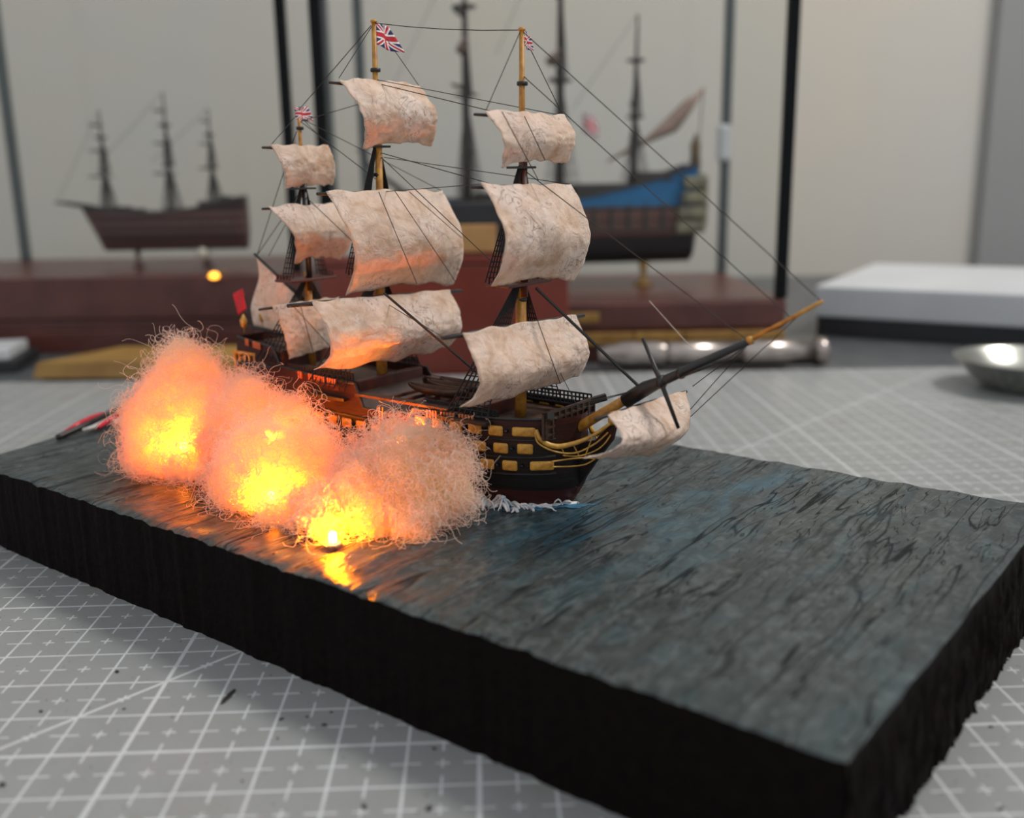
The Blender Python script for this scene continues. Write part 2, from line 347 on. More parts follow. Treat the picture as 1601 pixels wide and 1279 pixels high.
class MB:
    """collects geometry in centimetres of its parent's frame; build() links it as one mesh object"""
    def __init__(s): s.v = []; s.f = []; s.uv = None
    def add(s, vs, fs):
        n = len(s.v); s.v += [tuple(float(c) for c in p) for p in vs]; s.f += [tuple(i + n for i in f) for f in fs]
        return s
    def box(s, lo, hi, R=None, c=None):
        x0, y0, z0 = lo; x1, y1, z1 = hi
        vs = [(x0, y0, z0), (x1, y0, z0), (x1, y1, z0), (x0, y1, z0), (x0, y0, z1), (x1, y0, z1), (x1, y1, z1), (x0, y1, z1)]
        if R is not None: vs = [tuple(R @ Vector(p) + Vector(c)) for p in vs]
        return s.add(vs, [(0, 3, 2, 1), (4, 5, 6, 7), (0, 1, 5, 4), (1, 2, 6, 5), (2, 3, 7, 6), (3, 0, 4, 7)])
    def bbox(s, lo, hi, b=0.02):
        """box with bevelled edges"""
        bm = bmesh.new(); bmesh.ops.create_cube(bm, size=1.0)
        lo, hi = Vector(lo), Vector(hi)
        for v in bm.verts: v.co = Vector([(lo[i] + hi[i]) / 2 + v.co[i] * (hi[i] - lo[i]) for i in range(3)])
        bmesh.ops.bevel(bm, geom=list(bm.edges), offset=b, segments=2, profile=0.5, affect='EDGES')
        bm.verts.index_update()
        s.add([v.co for v in bm.verts], [[v.index for v in f.verts] for f in bm.faces]); bm.free()
        return s
    def tube(s, pts, r, n=6, caps=True):
        pts = [Vector(p) for p in pts]
        rs = r if isinstance(r, (list, tuple)) else [r] * len(pts)
        up = None; base = len(s.v); vs = []; fs = []
        for i, p in enumerate(pts):
            t = (pts[min(i + 1, len(pts) - 1)] - pts[max(i - 1, 0)]).normalized()
            if up is None:
                up = Vector((0, 0, 1)) if abs(t.z) < 0.9 else Vector((1, 0, 0))
            a = (up - t * up.dot(t)).normalized(); b_ = t.cross(a); up = a
            for k in range(n):
                q = 2 * math.pi * k / n
                vs.append(p + (a * math.cos(q) + b_ * math.sin(q)) * rs[i])
        for i in range(len(pts) - 1):
            for k in range(n):
                fs.append((i * n + k, i * n + (k + 1) % n, (i + 1) * n + (k + 1) % n, (i + 1) * n + k))
        if caps:
            fs.append(tuple(range(n))[::-1]); fs.append(tuple((len(pts) - 1) * n + k for k in range(n)))
        return s.add(vs, fs)
    def lathe(s, prof, c=(0, 0, 0), n=20, axis='z'):
        vs = []; fs = []
        for r, h in prof:
            for k in range(n):
                q = 2 * math.pi * k / n
                p = (r * math.cos(q), r * math.sin(q), h) if axis == 'z' else (h, r * math.cos(q), r * math.sin(q))
                vs.append((p[0] + c[0], p[1] + c[1], p[2] + c[2]))
        for i in range(len(prof) - 1):
            for k in range(n): fs.append((i * n + k, i * n + (k + 1) % n, (i + 1) * n + (k + 1) % n, (i + 1) * n + k))
        fs.append(tuple(range(n))[::-1]); fs.append(tuple((len(prof) - 1) * n + k for k in range(n)))
        return s.add(vs, fs)
    def grid(s, nu, nv, fn, close=False):
        vs = [fn(i / nu, j / nv) for j in range(nv + 1) for i in range(nu + 1)]
        fs = [(j * (nu + 1) + i, j * (nu + 1) + i + 1, (j + 1) * (nu + 1) + i + 1, (j + 1) * (nu + 1) + i) for j in range(nv) for i in range(nu)]
        s.uv = [(i / nu, j / nv) for j in range(nv + 1) for i in range(nu + 1)]
        return s.add(vs, fs)
    def mesh(s, name, m, smooth=False):
        me = bpy.data.meshes.new(name)
        me.from_pydata([(p[0] * CM, p[1] * CM, p[2] * CM) for p in s.v], [], s.f)
        me.materials.append(m)
        if smooth: me.polygons.foreach_set('use_smooth', [True] * len(me.polygons))
        if s.uv:
            uvl = me.uv_layers.new(name='UVMap')
            for l in me.loops: uvl.data[l.index].uv = s.uv[l.vertex_index]
        me.update()
        return me
    def build(s, name, m, parent=None, smooth=False, solid=0.0):
        me = s.mesh(name, m, smooth)
        bm = bmesh.new(); bm.from_mesh(me); bmesh.ops.recalc_face_normals(bm, faces=bm.faces); bm.to_mesh(me); bm.free()
        o = bpy.data.objects.new(name, me); COL.objects.link(o); o.parent = parent
        if solid:
            md = o.modifiers.new('thickness', 'SOLIDIFY'); md.thickness = solid * CM; md.offset = 0
        return o
def place(name, me, parent, loc, rot=(0, 0, 0), scale=(1, 1, 1)):
    o = bpy.data.objects.new(name, me); COL.objects.link(o); o.parent = parent
    o.location = tuple(c * CM for c in loc); o.rotation_euler = rot; o.scale = scale
    return o
def lerp(a, b, t): return a + (b - a) * t
def nz(x, y, z=0.0): return noise.noise(Vector((x, y, z)))

# ================================================================== THE SETTING
WALL_Y = 85.0
tag(MB().box((-260, WALL_Y, -8), (260, WALL_Y + 6, 150)).build('wall_back', M['wall']), 'plain beige painted wall behind the display cases', 'wall', kind='structure')
wx = ondepth(1538, 300, 0.842)[0] * 100
tag(MB().box((wx, WALL_Y - 0.8, -8), (260, WALL_Y - 0.02, 150)).build('wall_right', M['wall_grey']), 'grey wall section standing proud beside the beige wall', 'wall', kind='structure')
desk = tag(empty('desk', (0, 0, 0)), 'dark grey desk top under the pale cutting mat', 'desk')
MB().bbox((-120, -25, -3.0), (120, 78.5, -0.12), 0.2).build('desk_top', M['desk'], desk)
for lx in (-112, 112):
    for ly in (-18, 72):
        MB().box((lx - 3, ly - 3, -74), (lx + 3, ly + 3, -3.0)).build('leg', M['charcoal'], desk)
tag(MB().box((-260, -120, -76), (260, WALL_Y, -74)).build('floor', M['desk']), 'dark floor under the desk', 'floor', kind='structure')
tag(MB().bbox((-42, -8, -0.12), (36, 39.0, 0.0), 0.03).build('cutting_mat', M['mat']), 'pale grey cutting mat printed with a white centimetre grid', 'cutting mat')

# ================================================================== SEA BASE
base = tag(empty('sea_base', (B0[0], B0[1], 0.0), HEAD), 'thick black slab with a painted rippled dark sea on top', 'diorama base')
H = SLAB_H * 100
YN, YF, XR = -5.22, 4.74, 7.02
def left_x(y): return -12.55 - 0.20 * (y + 5.2) - 0.012 * (y + 5.2) ** 2
def near_wave(x): return 0.05 * nz(x * 1.6, 3.1) + 0.03 * nz(x * 5.0, 9.0)
def right_x(y): return XR + 0.035 * (y + 5.2) + 0.03 * nz(y * 1.1, 22.0)
def wave_h(x, y):
    w = nz(x * 1.1 + 0.25 * y, y * 0.35, 1.0) * 0.030 + nz(x * 3.0 + 0.5 * nz(x, y, 8.0) + 0.2 * y, y * 0.55, 4.0) * 0.030
    w += abs(nz(x * 6.0 + 0.3 * y, y * 1.1, 7.0)) * 0.026
    return w * (1.35 if x < 0 else 1.0)
def surf(u, v):
    y = lerp(YN + 0.0, YF, v)
    x = lerp(left_x(y), right_x(y), u)
    if v == 0: y += near_wave(x)
    e = min(u * 21 / 0.25, (1 - u) * 21 / 0.18, v * 10 / 0.22, (1 - v) * 10 / 0.2, 1.0)
    return (x, y, H - 0.035 * (1 - e) ** 2 + wave_h(x, y))
MB().grid(330, 150, surf).build('water_surface', M['water'], base, smooth=True)
# block under it: near, right, far and left faces with the torn right end
def edge_top(p, u, v): q = surf(u, v); return (q[0], q[1], q[2] - 0.002)
def side(fn_uv, nu, rough, jag, outward):
    mb = MB()
    def fn(a, b):
        u, v = fn_uv(a)
        x, y, zt = edge_top(None, u, v)
        zb = 0.0
        if jag: zb = max(0.0, 0.05 + jag * (0.5 * nz(y * 2.2, 5.0) + 0.5 * nz(y * 7.0, 15.0)))
        z = lerp(zt, zb, b)
        am = rough * min(1.0, b * 4)
        d = am * (nz(x * 7 + y * 7, z * 1.3, 2.0) + 0.8 * nz(x * 19 + y * 19, z * 3.0, 6.0)) + (0.06 * b if jag else 0)
        return (x + outward[0] * d, y + outward[1] * d, z)
    mb.grid(nu, 14, fn)
    return mb
blk = MB()
for mb in (side(lambda a: (a, 0.0), 330, 0.014, 0.0, (0, -1)), side(lambda a: (1.0, a), 240, 0.085, 0.22, (1, 0)),
           side(lambda a: (a, 1.0), 120, 0.014, 0.0, (0, 1)), side(lambda a: (0.0, a), 90, 0.02, 0.0, (-1, 0))):
    blk.add(mb.v, mb.f)
blk.build('foam_block', M['block'], base, smooth=True)

# ================================================================== MODEL SHIP
ship = tag(empty('model_warship', tuple(B0), HEAD), 'sailing warship model with cream sails and yellow gun bands on the dark sea', 'model ship')
# ---- hull
XS = -8.55
def stem_x(z): return 0.05 + 0.62 * max(z, -0.2) ** 1.0 if z < 0.95 else 0.64
def top_z(x):
    z = 1.50
    if x > -2.9: z = 1.66
    if x < -4.2: z = lerp(1.55, 1.95, min(1, (-4.2 - x) / 0.25))
    if x < -6.9: z = lerp(1.98, 2.32, min(1, (-6.9 - x) / 0.25))
    return z + 0.012 * (x + 4) ** 2 * (0.9 if x < -4 else 0.35)
def half(x, z):
    bmax = 1.22 - 0.10 * max(0, 0.35 - z) - 0.13 * max(0, z - 0.9)
    xb = min(stem_x(z), 0.30)
    xm = -3.2
    if x > xm:
        e = min(1.0, (x - xm) / (xb - xm)); p = 2.6 + 1.5 * min(1, max(0, z) / 1.2)
        return bmax * max(0.0, 1 - e ** p) ** 0.52
    e = (xm - x) / (xm - XS)
    return bmax * (1 - (0.34 - 0.12 * min(1.5, max(z, 0)) / 1.5) * e ** 2.2)
xs = list(np.linspace(XS, -1.0, 62)) + list(np.linspace(-0.9, 0.02, 16)) + [0.08, 0.13, 0.17, 0.20, 0.23, 0.25, 0.27, 0.285, 0.30]
NZ = 16
hb = MB()
def hull_pt(x, k, sgn):
    z = lerp(-0.14, top_z(x), k / NZ)
    xx = min(x, stem_x(z) - 0.0) if x > -1 else x
    return (xx, sgn * half(xx, z), z)
def hull_fn(u, v):
    i = int(round(u * (len(xs) - 1))); k = int(round(v * 2 * NZ))
    return hull_pt(xs[i], NZ - k, -1) if k <= NZ else hull_pt(xs[i], k - NZ, 1)
hb.grid(len(xs) - 1, 2 * NZ, hull_fn); hb.uv = None
nrow = len(xs)
hb.f.append(tuple(j * nrow for j in range(2 * NZ + 1)))                                  # transom
hull = hb.build('hull', M['hull'], ship, smooth=True)
def deck_fn(u, v):
    x = lerp(XS + 0.05, 0.15, u); z = top_z(x) - 0.17
    return (x, lerp(-1, 1, v) * half(x, z) * 0.985, z)
MB().grid(60, 6, deck_fn).build('deck', M['deck'], ship)
# wale and rail strips following the side
def side_line(z0, dx0, dx1, off=0.012, n=60, sgn=-1, dz=None):
    return [(x, sgn * (half(x, (z0 if dz is None else dz(x))) + off), z0 if dz is None else dz(x)) for x in np.linspace(dx0, dx1, n)]
for sgn in (-1, 1):
    for z0, r in ((0.66, 0.028), (0.98, 0.024), (1.30, 0.022)):
        MB().tube(side_line(z0 + 0.0, XS + 0.02, 0.1, 0.008, 70, sgn, lambda x, z0=z0: z0 + 0.010 * (x + 4) ** 2 * (0.9 if x < -4 else 0.35)), r, 6).build('wale', M['black'], hull)
    MB().tube(side_line(0, XS + 0.02, 0.1, 0.0, 90, sgn, lambda x: top_z(x)), 0.03, 6).build('bulwark_rail', M['black'], hull)
# yellow panels between the gun ports, three rows a side, with the gun muzzles in the gaps
pan = MB().bbox((-0.145, -0.03, -0.095), (0.145, 0.03, 0.095), 0.035).mesh('yellow_panel', M['yellow'], True)
panl = MB().bbox((-0.22, -0.03, -0.085), (0.22, 0.03, 0.085), 0.035).mesh('long_yellow_panel', M['yellow'], True)
gun = MB().tube([(0, 0.03, 0), (0, -0.07, 0.0), (0, -0.075, 0)], [0.035, 0.026, 0.032], 8).mesh('gun_muzzle', M['black'], True)
lid = MB().box((-0.055, -0.025, -0.055), (0.055, 0.01, 0.055)).mesh('port_lid', M['black'])
for row, (zr, off) in enumerate(((0.82, 0.0), (1.14, 0.10), (1.45, 0.02))):
    for sgn in (-1, 1):
        x = (-0.08, -0.33, -0.36)[row] + off * 0
        first = True
        while x > XS + 0.5:
            z = zr + 0.010 * (x + 4) ** 2 * (0.9 if x < -4 else 0.35)
            if z > top_z(x) - 0.06: break
            e = 0.02
            dy = half(x + e, z) - half(x - e, z)
            ang = math.atan2(sgn * dy, 2 * e)
            y = sgn * (half(x, z) + 0.012)
            long_ = first and row != 1
            place('yellow_panel', panl if long_ else pan, hull, (x, y, z), (0, 0, ang))
            xg = x - (0.30 if long_ else 0.215)
            yg = sgn * (half(xg, z) + 0.01)
            dyg = half(xg + e, z) - half(xg - e, z)
            place('gun_muzzle', gun, hull, (xg, yg, z), (0, 0, math.atan2(sgn * dyg, 2 * e) + (math.pi if sgn > 0 else 0)))
            x -= 0.515 if long_ else 0.43
            first = False
# bulwark posts in groups
post = MB().box((-0.022, -0.018, -0.075), (0.022, 0.018, 0.075)).mesh('bulwark_post', M['post'])
for x0, n in ((-1.35, 5), (-1.78, 5), (-2.2, 4), (-5.0, 4), (-5.35, 5), (-5.75, 2), (-6.1, 2), (-7.6, 4), (-8.05, 2)):
    for k in range(n):
        x = x0 - k * 0.072; z = top_z(x) - 0.045
        place('bulwark_post', post, hull, (x, -(half(x, z) + 0.034), z))
# hull ladder strips amidships (pale)
for k in range(2):
    MB().tube(side_line(0, -3.62 - 0.09 * k, -3.60 - 0.09 * k, 0.03, 2, -1, lambda x: 0.5) + [(-3.6 - 0.09 * k, -(half(-3.6, 1.5) + 0.03), 1.6)], 0.014, 5).build('entry_ladder', M['gold'], hull)
# ---- beakhead: knee, rails, figurehead, bulkhead
knee = MB()
kp = [(0.05, 0.0), (0.30, 0.42), (0.66, 0.94), (0.98, 1.36), (1.04, 1.62), (0.92, 1.62), (0.62, 1.30), (0.22, 1.18), (-0.3, 1.1), (-0.3, 0.0)]
knee.add([(x, -0.045, z) for x, z in kp] + [(x, 0.045, z) for x, z in kp], [tuple(range(10)), tuple(range(10, 20))[::-1]] + [(i, (i + 1) % 10, 10 + (i + 1) % 10, 10 + i) for i in range(10)])
knee.build('cutwater_knee', M['hull'], ship)
def rail_path(pxs, ys): return [tuple(sy(p[0], p[1], y)) for p, y in zip(pxs, ys)]
def smooth_path(pts, n=30):
    pts = [Vector(p) for p in pts]; out = []
    for i in range(len(pts) - 1):
        p0, p1, p2, p3 = pts[max(i - 1, 0)], pts[i], pts[i + 1], pts[min(i + 2, len(pts) - 1)]
        for k in range(n):
            t = k / n
            out.append(0.5 * ((2 * p1) + (p2 - p0) * t + (2 * p0 - 5 * p1 + 4 * p2 - p3) * t * t + (3 * p1 - p0 - 3 * p2 + p3) * t ** 3))
    return out + [pts[-1]]
rails = [([(838, 672), (846, 688), (868, 698), (895, 694), (925, 682), (955, 662)], [-0.80, -0.78, -0.62, -0.42, -0.22, -0.06], [0.035, 0.045, 0.05, 0.045, 0.035, 0.03]),
         ([(836, 676), (842, 693), (868, 706), (900, 708), (930, 694), (951, 676)], [-0.84, -0.82, -0.66, -0.42, -0.2, -0.06], 0.017),
         ([(880, 712), (905, 713), (930, 705), (945, 694), (955, 680)], [-0.55, -0.36, -0.18, -0.1, -0.06], 0.014),
         ([(862, 722), (895, 717), (920, 716), (930, 718)], [-0.75, -0.42, -0.16, -0.08], 0.016),
         ([(864, 730), (895, 729), (915, 726), (930, 718)], [-0.75, -0.42, -0.16, -0.08], 0.014)]
for pxs, ys, r in rails:
    pts = smooth_path(rail_path(pxs, ys), 6)
    n = len(pts)
    rr = [lerp(r[min(int(i / (n - 1) * (len(r) - 1)), len(r) - 2)], r[min(int(i / (n - 1) * (len(r) - 1)) + 1, len(r) - 1)], (i / (n - 1) * (len(r) - 1)) % 1 if i < n - 1 else 1) for i in range(n)] if isinstance(r, list) else [r] * n
    MB().tube(pts, rr, 8).build('head_rail', M['gold'], ship, True)
    MB().tube([(p[0], -p[1], p[2]) for p in pts], rr, 8).build('head_rail', M['gold'], ship, True)
for a, b_ in (((878, 700), (884, 714)), ((897, 697), (905, 712)), ((926, 684), (915, 713))):
    MB().tube([tuple(sy(*a, -0.5 if a[0] < 890 else -0.3)), tuple(sy(*b_, -0.5 if a[0] < 890 else -0.3))], 0.012, 5).build('head_timber', M['gold'], ship)
fg = sy(958, 652, 0.0)
MB().lathe([(0.02, -0.16), (0.075, -0.12), (0.085, -0.03), (0.06, 0.05), (0.075, 0.11), (0.06, 0.17), (0.015, 0.19)], (fg[0], 0, fg[2]), 12).build('figurehead', M['gold'], ship, True)
bk = MB()
for k in range(9):
    y = lerp(-0.78, 0.78, k / 8); bk.box((0.05, y - 0.02, 1.40), (0.09, y + 0.02, 1.86))
for z in (1.46, 1.60, 1.74, 1.86): bk.box((0.045, -0.80, z - 0.02), (0.085, 0.80, z + 0.02))
bk.box((0.0, -0.82, 1.38), (0.05, 0.82, 1.84))
bk.build('beakhead_bulkhead', M['dark_wood'], ship)
# catheads, forecastle netting, boats, gratings
for sgn in (-1, 1):
    MB().box((-0.05, -0.06, -0.06), (0.44, 0.06, 0.06), Matrix.Rotation(sgn * 0.75, 3, 'Z') @ Matrix.Rotation(-0.25, 3, 'Y'), (-0.05, sgn * 0.62, 1.78)).build('cathead', M['black'], ship)
def netting(x0, x1, y, z0, z1, name='hammock_netting'):
    mb = MB(); n = int(abs(x1 - x0) / 0.085)
    for k in range(n + 1):
        x = lerp(x0, x1, k / n); mb.box((x - 0.012, y - 0.012, z0), (x + 0.012, y + 0.012, z1))
    for k in range(4):
        z = lerp(z0, z1, k / 3); mb.box((x0, y - 0.014, z - 0.014), (x1, y + 0.014, z + 0.014))
    mb.build(name, M['rope'], ship)
netting(-1.7, 0.0, 0.80, 1.68, 1.92); netting(-2.7, -0.9, -0.93, 1.70, 1.82)
netting(-6.6, -4.6, 0.95, 2.0, 2.15); netting(-6.6, -4.6, -0.97, 1.98, 2.12)
def boat(x, y, z, L):
    mb = MB()
    def fn(u, v):
        t = u * 2 - 1; w = 0.17 * (1 - abs(t) ** 3) + 0.004; q = (v - 0.5) * math.pi
        return (x + t * L / 2, y + math.sin(q) * w, z - math.cos(q) * 0.15 * (1 - 0.5 * abs(t) ** 4) + 0.04 * t * t)
    mb.grid(14, 8, fn); mb.build('ship_boat', M['deck'], ship, True, solid=0.02)
boat(-2.9, -0.35, 1.92, 1.5); boat(-2.85, 0.1, 1.92, 1.4); boat(-2.9, 0.5, 1.90, 1.3)
for k in range(5):
    x = -3.7 + 0.4 * k; MB().box((x - 0.03, -1.0, 1.68), (x + 0.03, 1.0, 1.74)).build('skid_beam', M['redwood'], ship)
MB().bbox((-1.9, -0.75, 1.50), (-1.5, 0.75, 1.78), 0.02).build('forecastle_break', M['redwood'], ship)
MB().bbox((-4.65, -0.95, 1.55), (-4.45, 0.95, 1.98), 0.02).build('quarterdeck_break', M['redwood'], ship)
MB().bbox((-7.15, -0.85, 1.95), (-6.95, 0.85, 2.35), 0.02).build('poop_break', M['redwood'], ship)
# gangway rail (brown) amidships
MB().box((-4.4, -1.14, 1.72), (-1.9, -0.92, 1.77)).build('gangway', M['deck'], ship)
MB().box((-4.4, 0.92, 1.72), (-1.9, 1.14, 1.77)).build('gangway', M['deck'], ship)
# stern gallery and lanterns
gal = MB()
for zz in (1.45, 1.82, 2.2):
    gal.box((XS - 0.09, -0.78, zz - 0.03), (XS - 0.02, 0.78, zz + 0.03)); gal.box((XS - 0.05, -0.90, zz - 0.03), (XS + 0.75, -0.84, zz + 0.03))
for k in range(7):
    y = lerp(-0.74, 0.74, k / 6); gal.box((XS - 0.08, y - 0.025, 1.45), (XS - 0.02, y + 0.025, 2.2))
for k in range(5):
    x = lerp(XS, XS + 0.7, k / 4); gal.box((x - 0.025, -0.90, 1.45), (x + 0.025, -0.84, 2.2))
gal.build('stern_gallery', M['yellow'], ship)
for y, dx, dz in ((-0.55, 0.0, 0.0), (0.0, -0.02, 0.06), (0.55, 0.0, 0.0)):
    MB().lathe([(0.015, 0), (0.02, 0.12), (0.07, 0.16), (0.09, 0.30), (0.05, 0.36), (0.015, 0.44)], (XS - 0.02 + dx, y, 2.58 + dz), 8).build('stern_lantern', M['gold'], ship, True)

# ---- masts
def mast(name, xf, z_deck, z_top, z_cross, z_truck, x_top, r0, bands, mid):
    m = empty(name, (0, 0, 0), 0, ship)
    X = lambda z: lerp(xf, x_top, (z - z_deck) / (z_truck - z_deck))
    MB().tube([(X(z_deck - 0.25), 0, z_deck - 0.25), (X(z_top + 0.15), 0, z_top + 0.15)], [r0, r0 * 0.85], 12).build('lower_mast', M['ochre'], m, True)
    MB().tube([(X(z_top - 0.25) + 0.06, 0, z_top - 0.25), (X(z_cross + 0.1) + 0.05, 0, z_cross + 0.1)], [r0 * 0.72, r0 * 0.6], 12).build('topmast', mid, m, True)
    MB().tube([(X(z_cross - 0.2) + 0.02, 0, z_cross - 0.2), (X(z_truck), 0, z_truck)], [r0 * 0.56, r0 * 0.38], 10).build('topgallant_mast', M['ochre'], m, True)
    MB().lathe([(0.02, 0), (r0 * 0.6, 0.01), (r0 * 0.5, 0.05), (0.01, 0.07)], (X(z_truck), 0, z_truck), 10).build('truck', M['ochre'], m, True)
    for zb in bands:
        MB().lathe([(r0 * 0.8, -0.035), (r0 * 0.86, 0), (r0 * 0.8, 0.035)], (X(zb) + 0.015, 0, zb), 10).build('mast_band', M['black'], m, True)
    tp = MB(); xt = X(z_top)
    tp.bbox((xt - 0.32, -0.66, z_top - 0.03), (xt + 0.24, 0.66, z_top + 0.03), 0.02)
    for s_ in (-1, 1):
        for k in range(5): tp.box((xt - 0.28 + 0.1 * k, s_ * 0.62 - 0.02, z_top), (xt - 0.25 + 0.1 * k, s_ * 0.62 + 0.02, z_top + 0.14))
    tp.build('fighting_top', M['redwood'], m)
    tp = MB(); xc = X(z_cross)
    tp.box((xc - 0.14, -0.26, z_cross - 0.02), (xc + 0.14, 0.26, z_cross + 0.02)); tp.build('crosstree', M['black'], m)
    return X
FX, MX, ZX = -1.08, -4.76, -6.95
fXf = mast('fore_mast', FX, 1.65, 4.05, 6.12, 8.42, -0.94, 0.115, (7.55, 4.0, 3.75), M['redwood'])
mXf = mast('main_mast', MX, 1.75, 4.05, 6.60, 8.92, -4.52, 0.12, (8.05, 6.05, 4.0), M['ochre'])
zXf = mast('mizzen_mast', ZX, 2.1, 3.85, 5.80, 7.42, -6.87, 0.095, (7.05, 3.9), M['black'])
def shroud_net(Xf, zd, yd, x_aft, zt, yt, n, rat, r, spread_t=0.10, name='shroud_net'):
    for sgn in (-1, 1):
        mb = MB(); lines = []
        for k in range(n):
            t = k / (n - 1)
            a = Vector((Xf(zd) + 0.10 - x_aft * t, sgn * yd, zd)); b = Vector((Xf(zt) + 0.04 - spread_t * t, sgn * yt, zt))
            mb.tube([a, b], r, 4); lines.append((a, b))
        for k in range(1, rat):
            t = k / rat
            mb.tube([lines[0][0].lerp(lines[0][1], t), lines[-1][0].lerp(lines[-1][1], t)], r * 0.75, 4)
        mb.build(name, M['rope'], ship)
shroud_net(fXf, 1.72, 1.16, 0.95, 4.02, 0.10, 8, 24, 0.016)
shroud_net(mXf, 1.78, 1.18, 1.15, 4.02, 0.10, 8, 24, 0.016)
shroud_net(zXf, 2.12, 1.00, 0.80, 3.82, 0.08, 6, 16, 0.014)
shroud_net(fXf, 4.10, 0.62, 0.45, 6.15, 0.05, 7, 22, 0.016, 0.06, 'topmast_shroud_net')
shroud_net(mXf, 4.10, 0.62, 0.45, 6.62, 0.05, 7, 24, 0.016, 0.06, 'topmast_shroud_net')
shroud_net(zXf, 3.90, 0.50, 0.35, 5.85, 0.05, 5, 18, 0.014, 0.05, 'topmast_shroud_net')
for Xf, zd in ((fXf, 1.62), (mXf, 1.62), (zXf, 2.05)):
    for sgn in (-1, 1):
        x = Xf(zd); MB().box((x - 1.0, sgn * 1.05, zd - 0.03), (x + 0.15, sgn * 1.25, zd + 0.03)).build('channel', M['black'], ship)

# ---- sails and yards: corners traced in each mast's own transverse plane
def sail(name, x0, tl, tr, br, bl, bulge, skew=1.0, belly=0.30, wr=0.035, seed=0.0, foot=0.0, head=0.0, curl=0.0, scal=0.0):
    TL, TR, BR, BL = (sx(*p, x0) for p in (tl, tr, br, bl))
    def fn(u, v):
        p = lerp(lerp(TL, TR, u), lerp(BL, BR, u), v)
        b = bulge * math.sin(math.pi * min(1, v) ** skew) * (1 - belly + belly * math.sin(math.pi * u))
        x = p[0] + b
        z = p[2] + foot * math.sin(math.pi * u) * v * v + head * math.sin(math.pi * u) * (1 - v) ** 2
        y = p[1]
        k = 1.15 * wr * (nz(u * 3.2 + seed, v * 2.4, seed) + 0.6 * nz(u * 8 + seed, v * 5, 3 + seed) + 0.35 * nz(u * 19, v * 13 + seed, 5.0))
        x += k * (0.35 + 0.65 * math.sin(math.pi * v))
        z += 0.055 * nz(u * 7, seed, 1.0) * (abs(2 * v - 1) ** 6) + 0.02 * nz(u * 18, seed, 8.0) * (v ** 8)
        z += scal * math.sin(u * 21 + 0.6 * math.sin(u * 9)) * v ** 6
        y += 0.045 * nz(v * 7, seed, 2.0) * (abs(2 * u - 1) ** 6)
        if curl:
            c = max(0, (v - 0.72) / 0.28) ** 2 * max(0, (0.30 - u) / 0.30)
            y -= curl * c; z += curl * 0.35 * c; x += curl * 0.25 * c
        return (x, y, z)
    o = MB().grid(44, 40, fn).build(name, M['sail'], ship, True, solid=0.018)
    return TL, TR
def yard(TL, TR, ext=0.18, r=0.05, dx=-0.10, dz=-0.06, name='yard'):
    d = (TR - TL) / np.linalg.norm(TR - TL)
    a, b = TL - d * ext, TR + d * ext
    pts = [lerp(a, b, t) + np.array([dx, 0, dz]) for t in (0, 0.25, 0.5, 0.75, 1)]
    MB().tube([tuple(p) for p in pts], [r * 0.6, r * 0.9, r, r * 0.9, r * 0.6], 8).build(name, M['black'], ship, True)
def ys(*a, yr=0.04, ext=0.14, **k):
    c = sail(*a, **k); yard(*c, ext=ext, r=yr)
ys('fore_topgallant_sail', -0.85, (757, 173), (881, 180), (886, 256), (783, 262), 0.26, seed=1.3, belly=0.15, foot=0.08)
ys('fore_topsail', -0.75, (752, 287), (893, 287), (897, 439), (768, 449), 0.46, skew=1.05, seed=2.7, belly=0.18, foot=0.12, yr=0.045, wr=0.05)
ys('fore_course', -0.62, (724, 520), (901, 492), (905, 588), (733, 640), 0.36, skew=1.3, seed=4.1, belly=0.25, curl=0.34, yr=0.06, ext=0.42, wr=0.055)
ys('main_topgallant_sail', -4.45, (529, 124), (656, 135), (674, 229), (568, 232), 0.34, seed=5.9, belly=0.10, foot=0.10, head=0.05, wr=0.05)
ys('main_topsail', -4.35, (510, 298), (691, 297), (708, 444), (540, 461), 0.56, skew=1.1, seed=7.3, belly=0.20, foot=0.10, yr=0.05)
ys('main_course', -4.25, (488, 471), (703, 453), (700, 545), (505, 583), 0.52, skew=1.15, seed=8.8, belly=0.35, curl=0.32, yr=0.06, ext=0.50, wr=0.06, scal=0.05)
ys('mizzen_topgallant_sail', -6.82, (423, 226), (513, 228), (520, 290), (446, 295), 0.16, seed=10.1, belly=0.1, foot=0.05)
ys('mizzen_topsail', -6.75, (418, 322), (541, 318), (531, 407), (461, 411), 0.42, skew=1.0, seed=11.6, belly=0.1, foot=0.10, ext=0.06)
ys('crossjack_sail', -6.75, (426, 478), (530, 464), (522, 541), (452, 562), 0.10, seed=12.9, belly=0.1, wr=0.02, ext=0.28)
spr_c = sail('spritsail', 1.62, (950, 648), (1072, 611), (1014, 712), (922, 717), 0.52, skew=1.15, seed=14.2, belly=0.15, curl=0.30, wr=0.04)
yard(*spr_c, ext=0.22, r=0.045, name='spritsail_yard')
# spanker in the centre plane on gaff and boom
SP = [sy(*p, 0.0) for p in ((401, 402), (464, 462), (486, 548), (397, 509))]
def sp_fn(u, v):
    p = lerp(lerp(SP[0], SP[1], u), lerp(SP[3], SP[2], u), v)
    return (p[0] - 0.12 * math.sin(2 * math.pi * v) * (1 - u) * -1.0, -0.14 * math.sin(math.pi * u) * math.sin(math.pi * v) + 0.02 * nz(u * 5, v * 5, 9), p[2] + 0.10 * math.sin(math.pi * u) * v)
MB().grid(24, 24, sp_fn).build('spanker_sail', M['sail'], ship, True, solid=0.018)
MB().tube([tuple(sy(398, 397, 0)), tuple(sy(474, 468, 0))], [0.03, 0.045], 8).build('gaff', M['black'], ship, True)
MB().tube([(-9.1, 0, 2.62), (-7.0, 0, 2.5)], [0.03, 0.045], 8).build('boom', M['black'], ship, True)

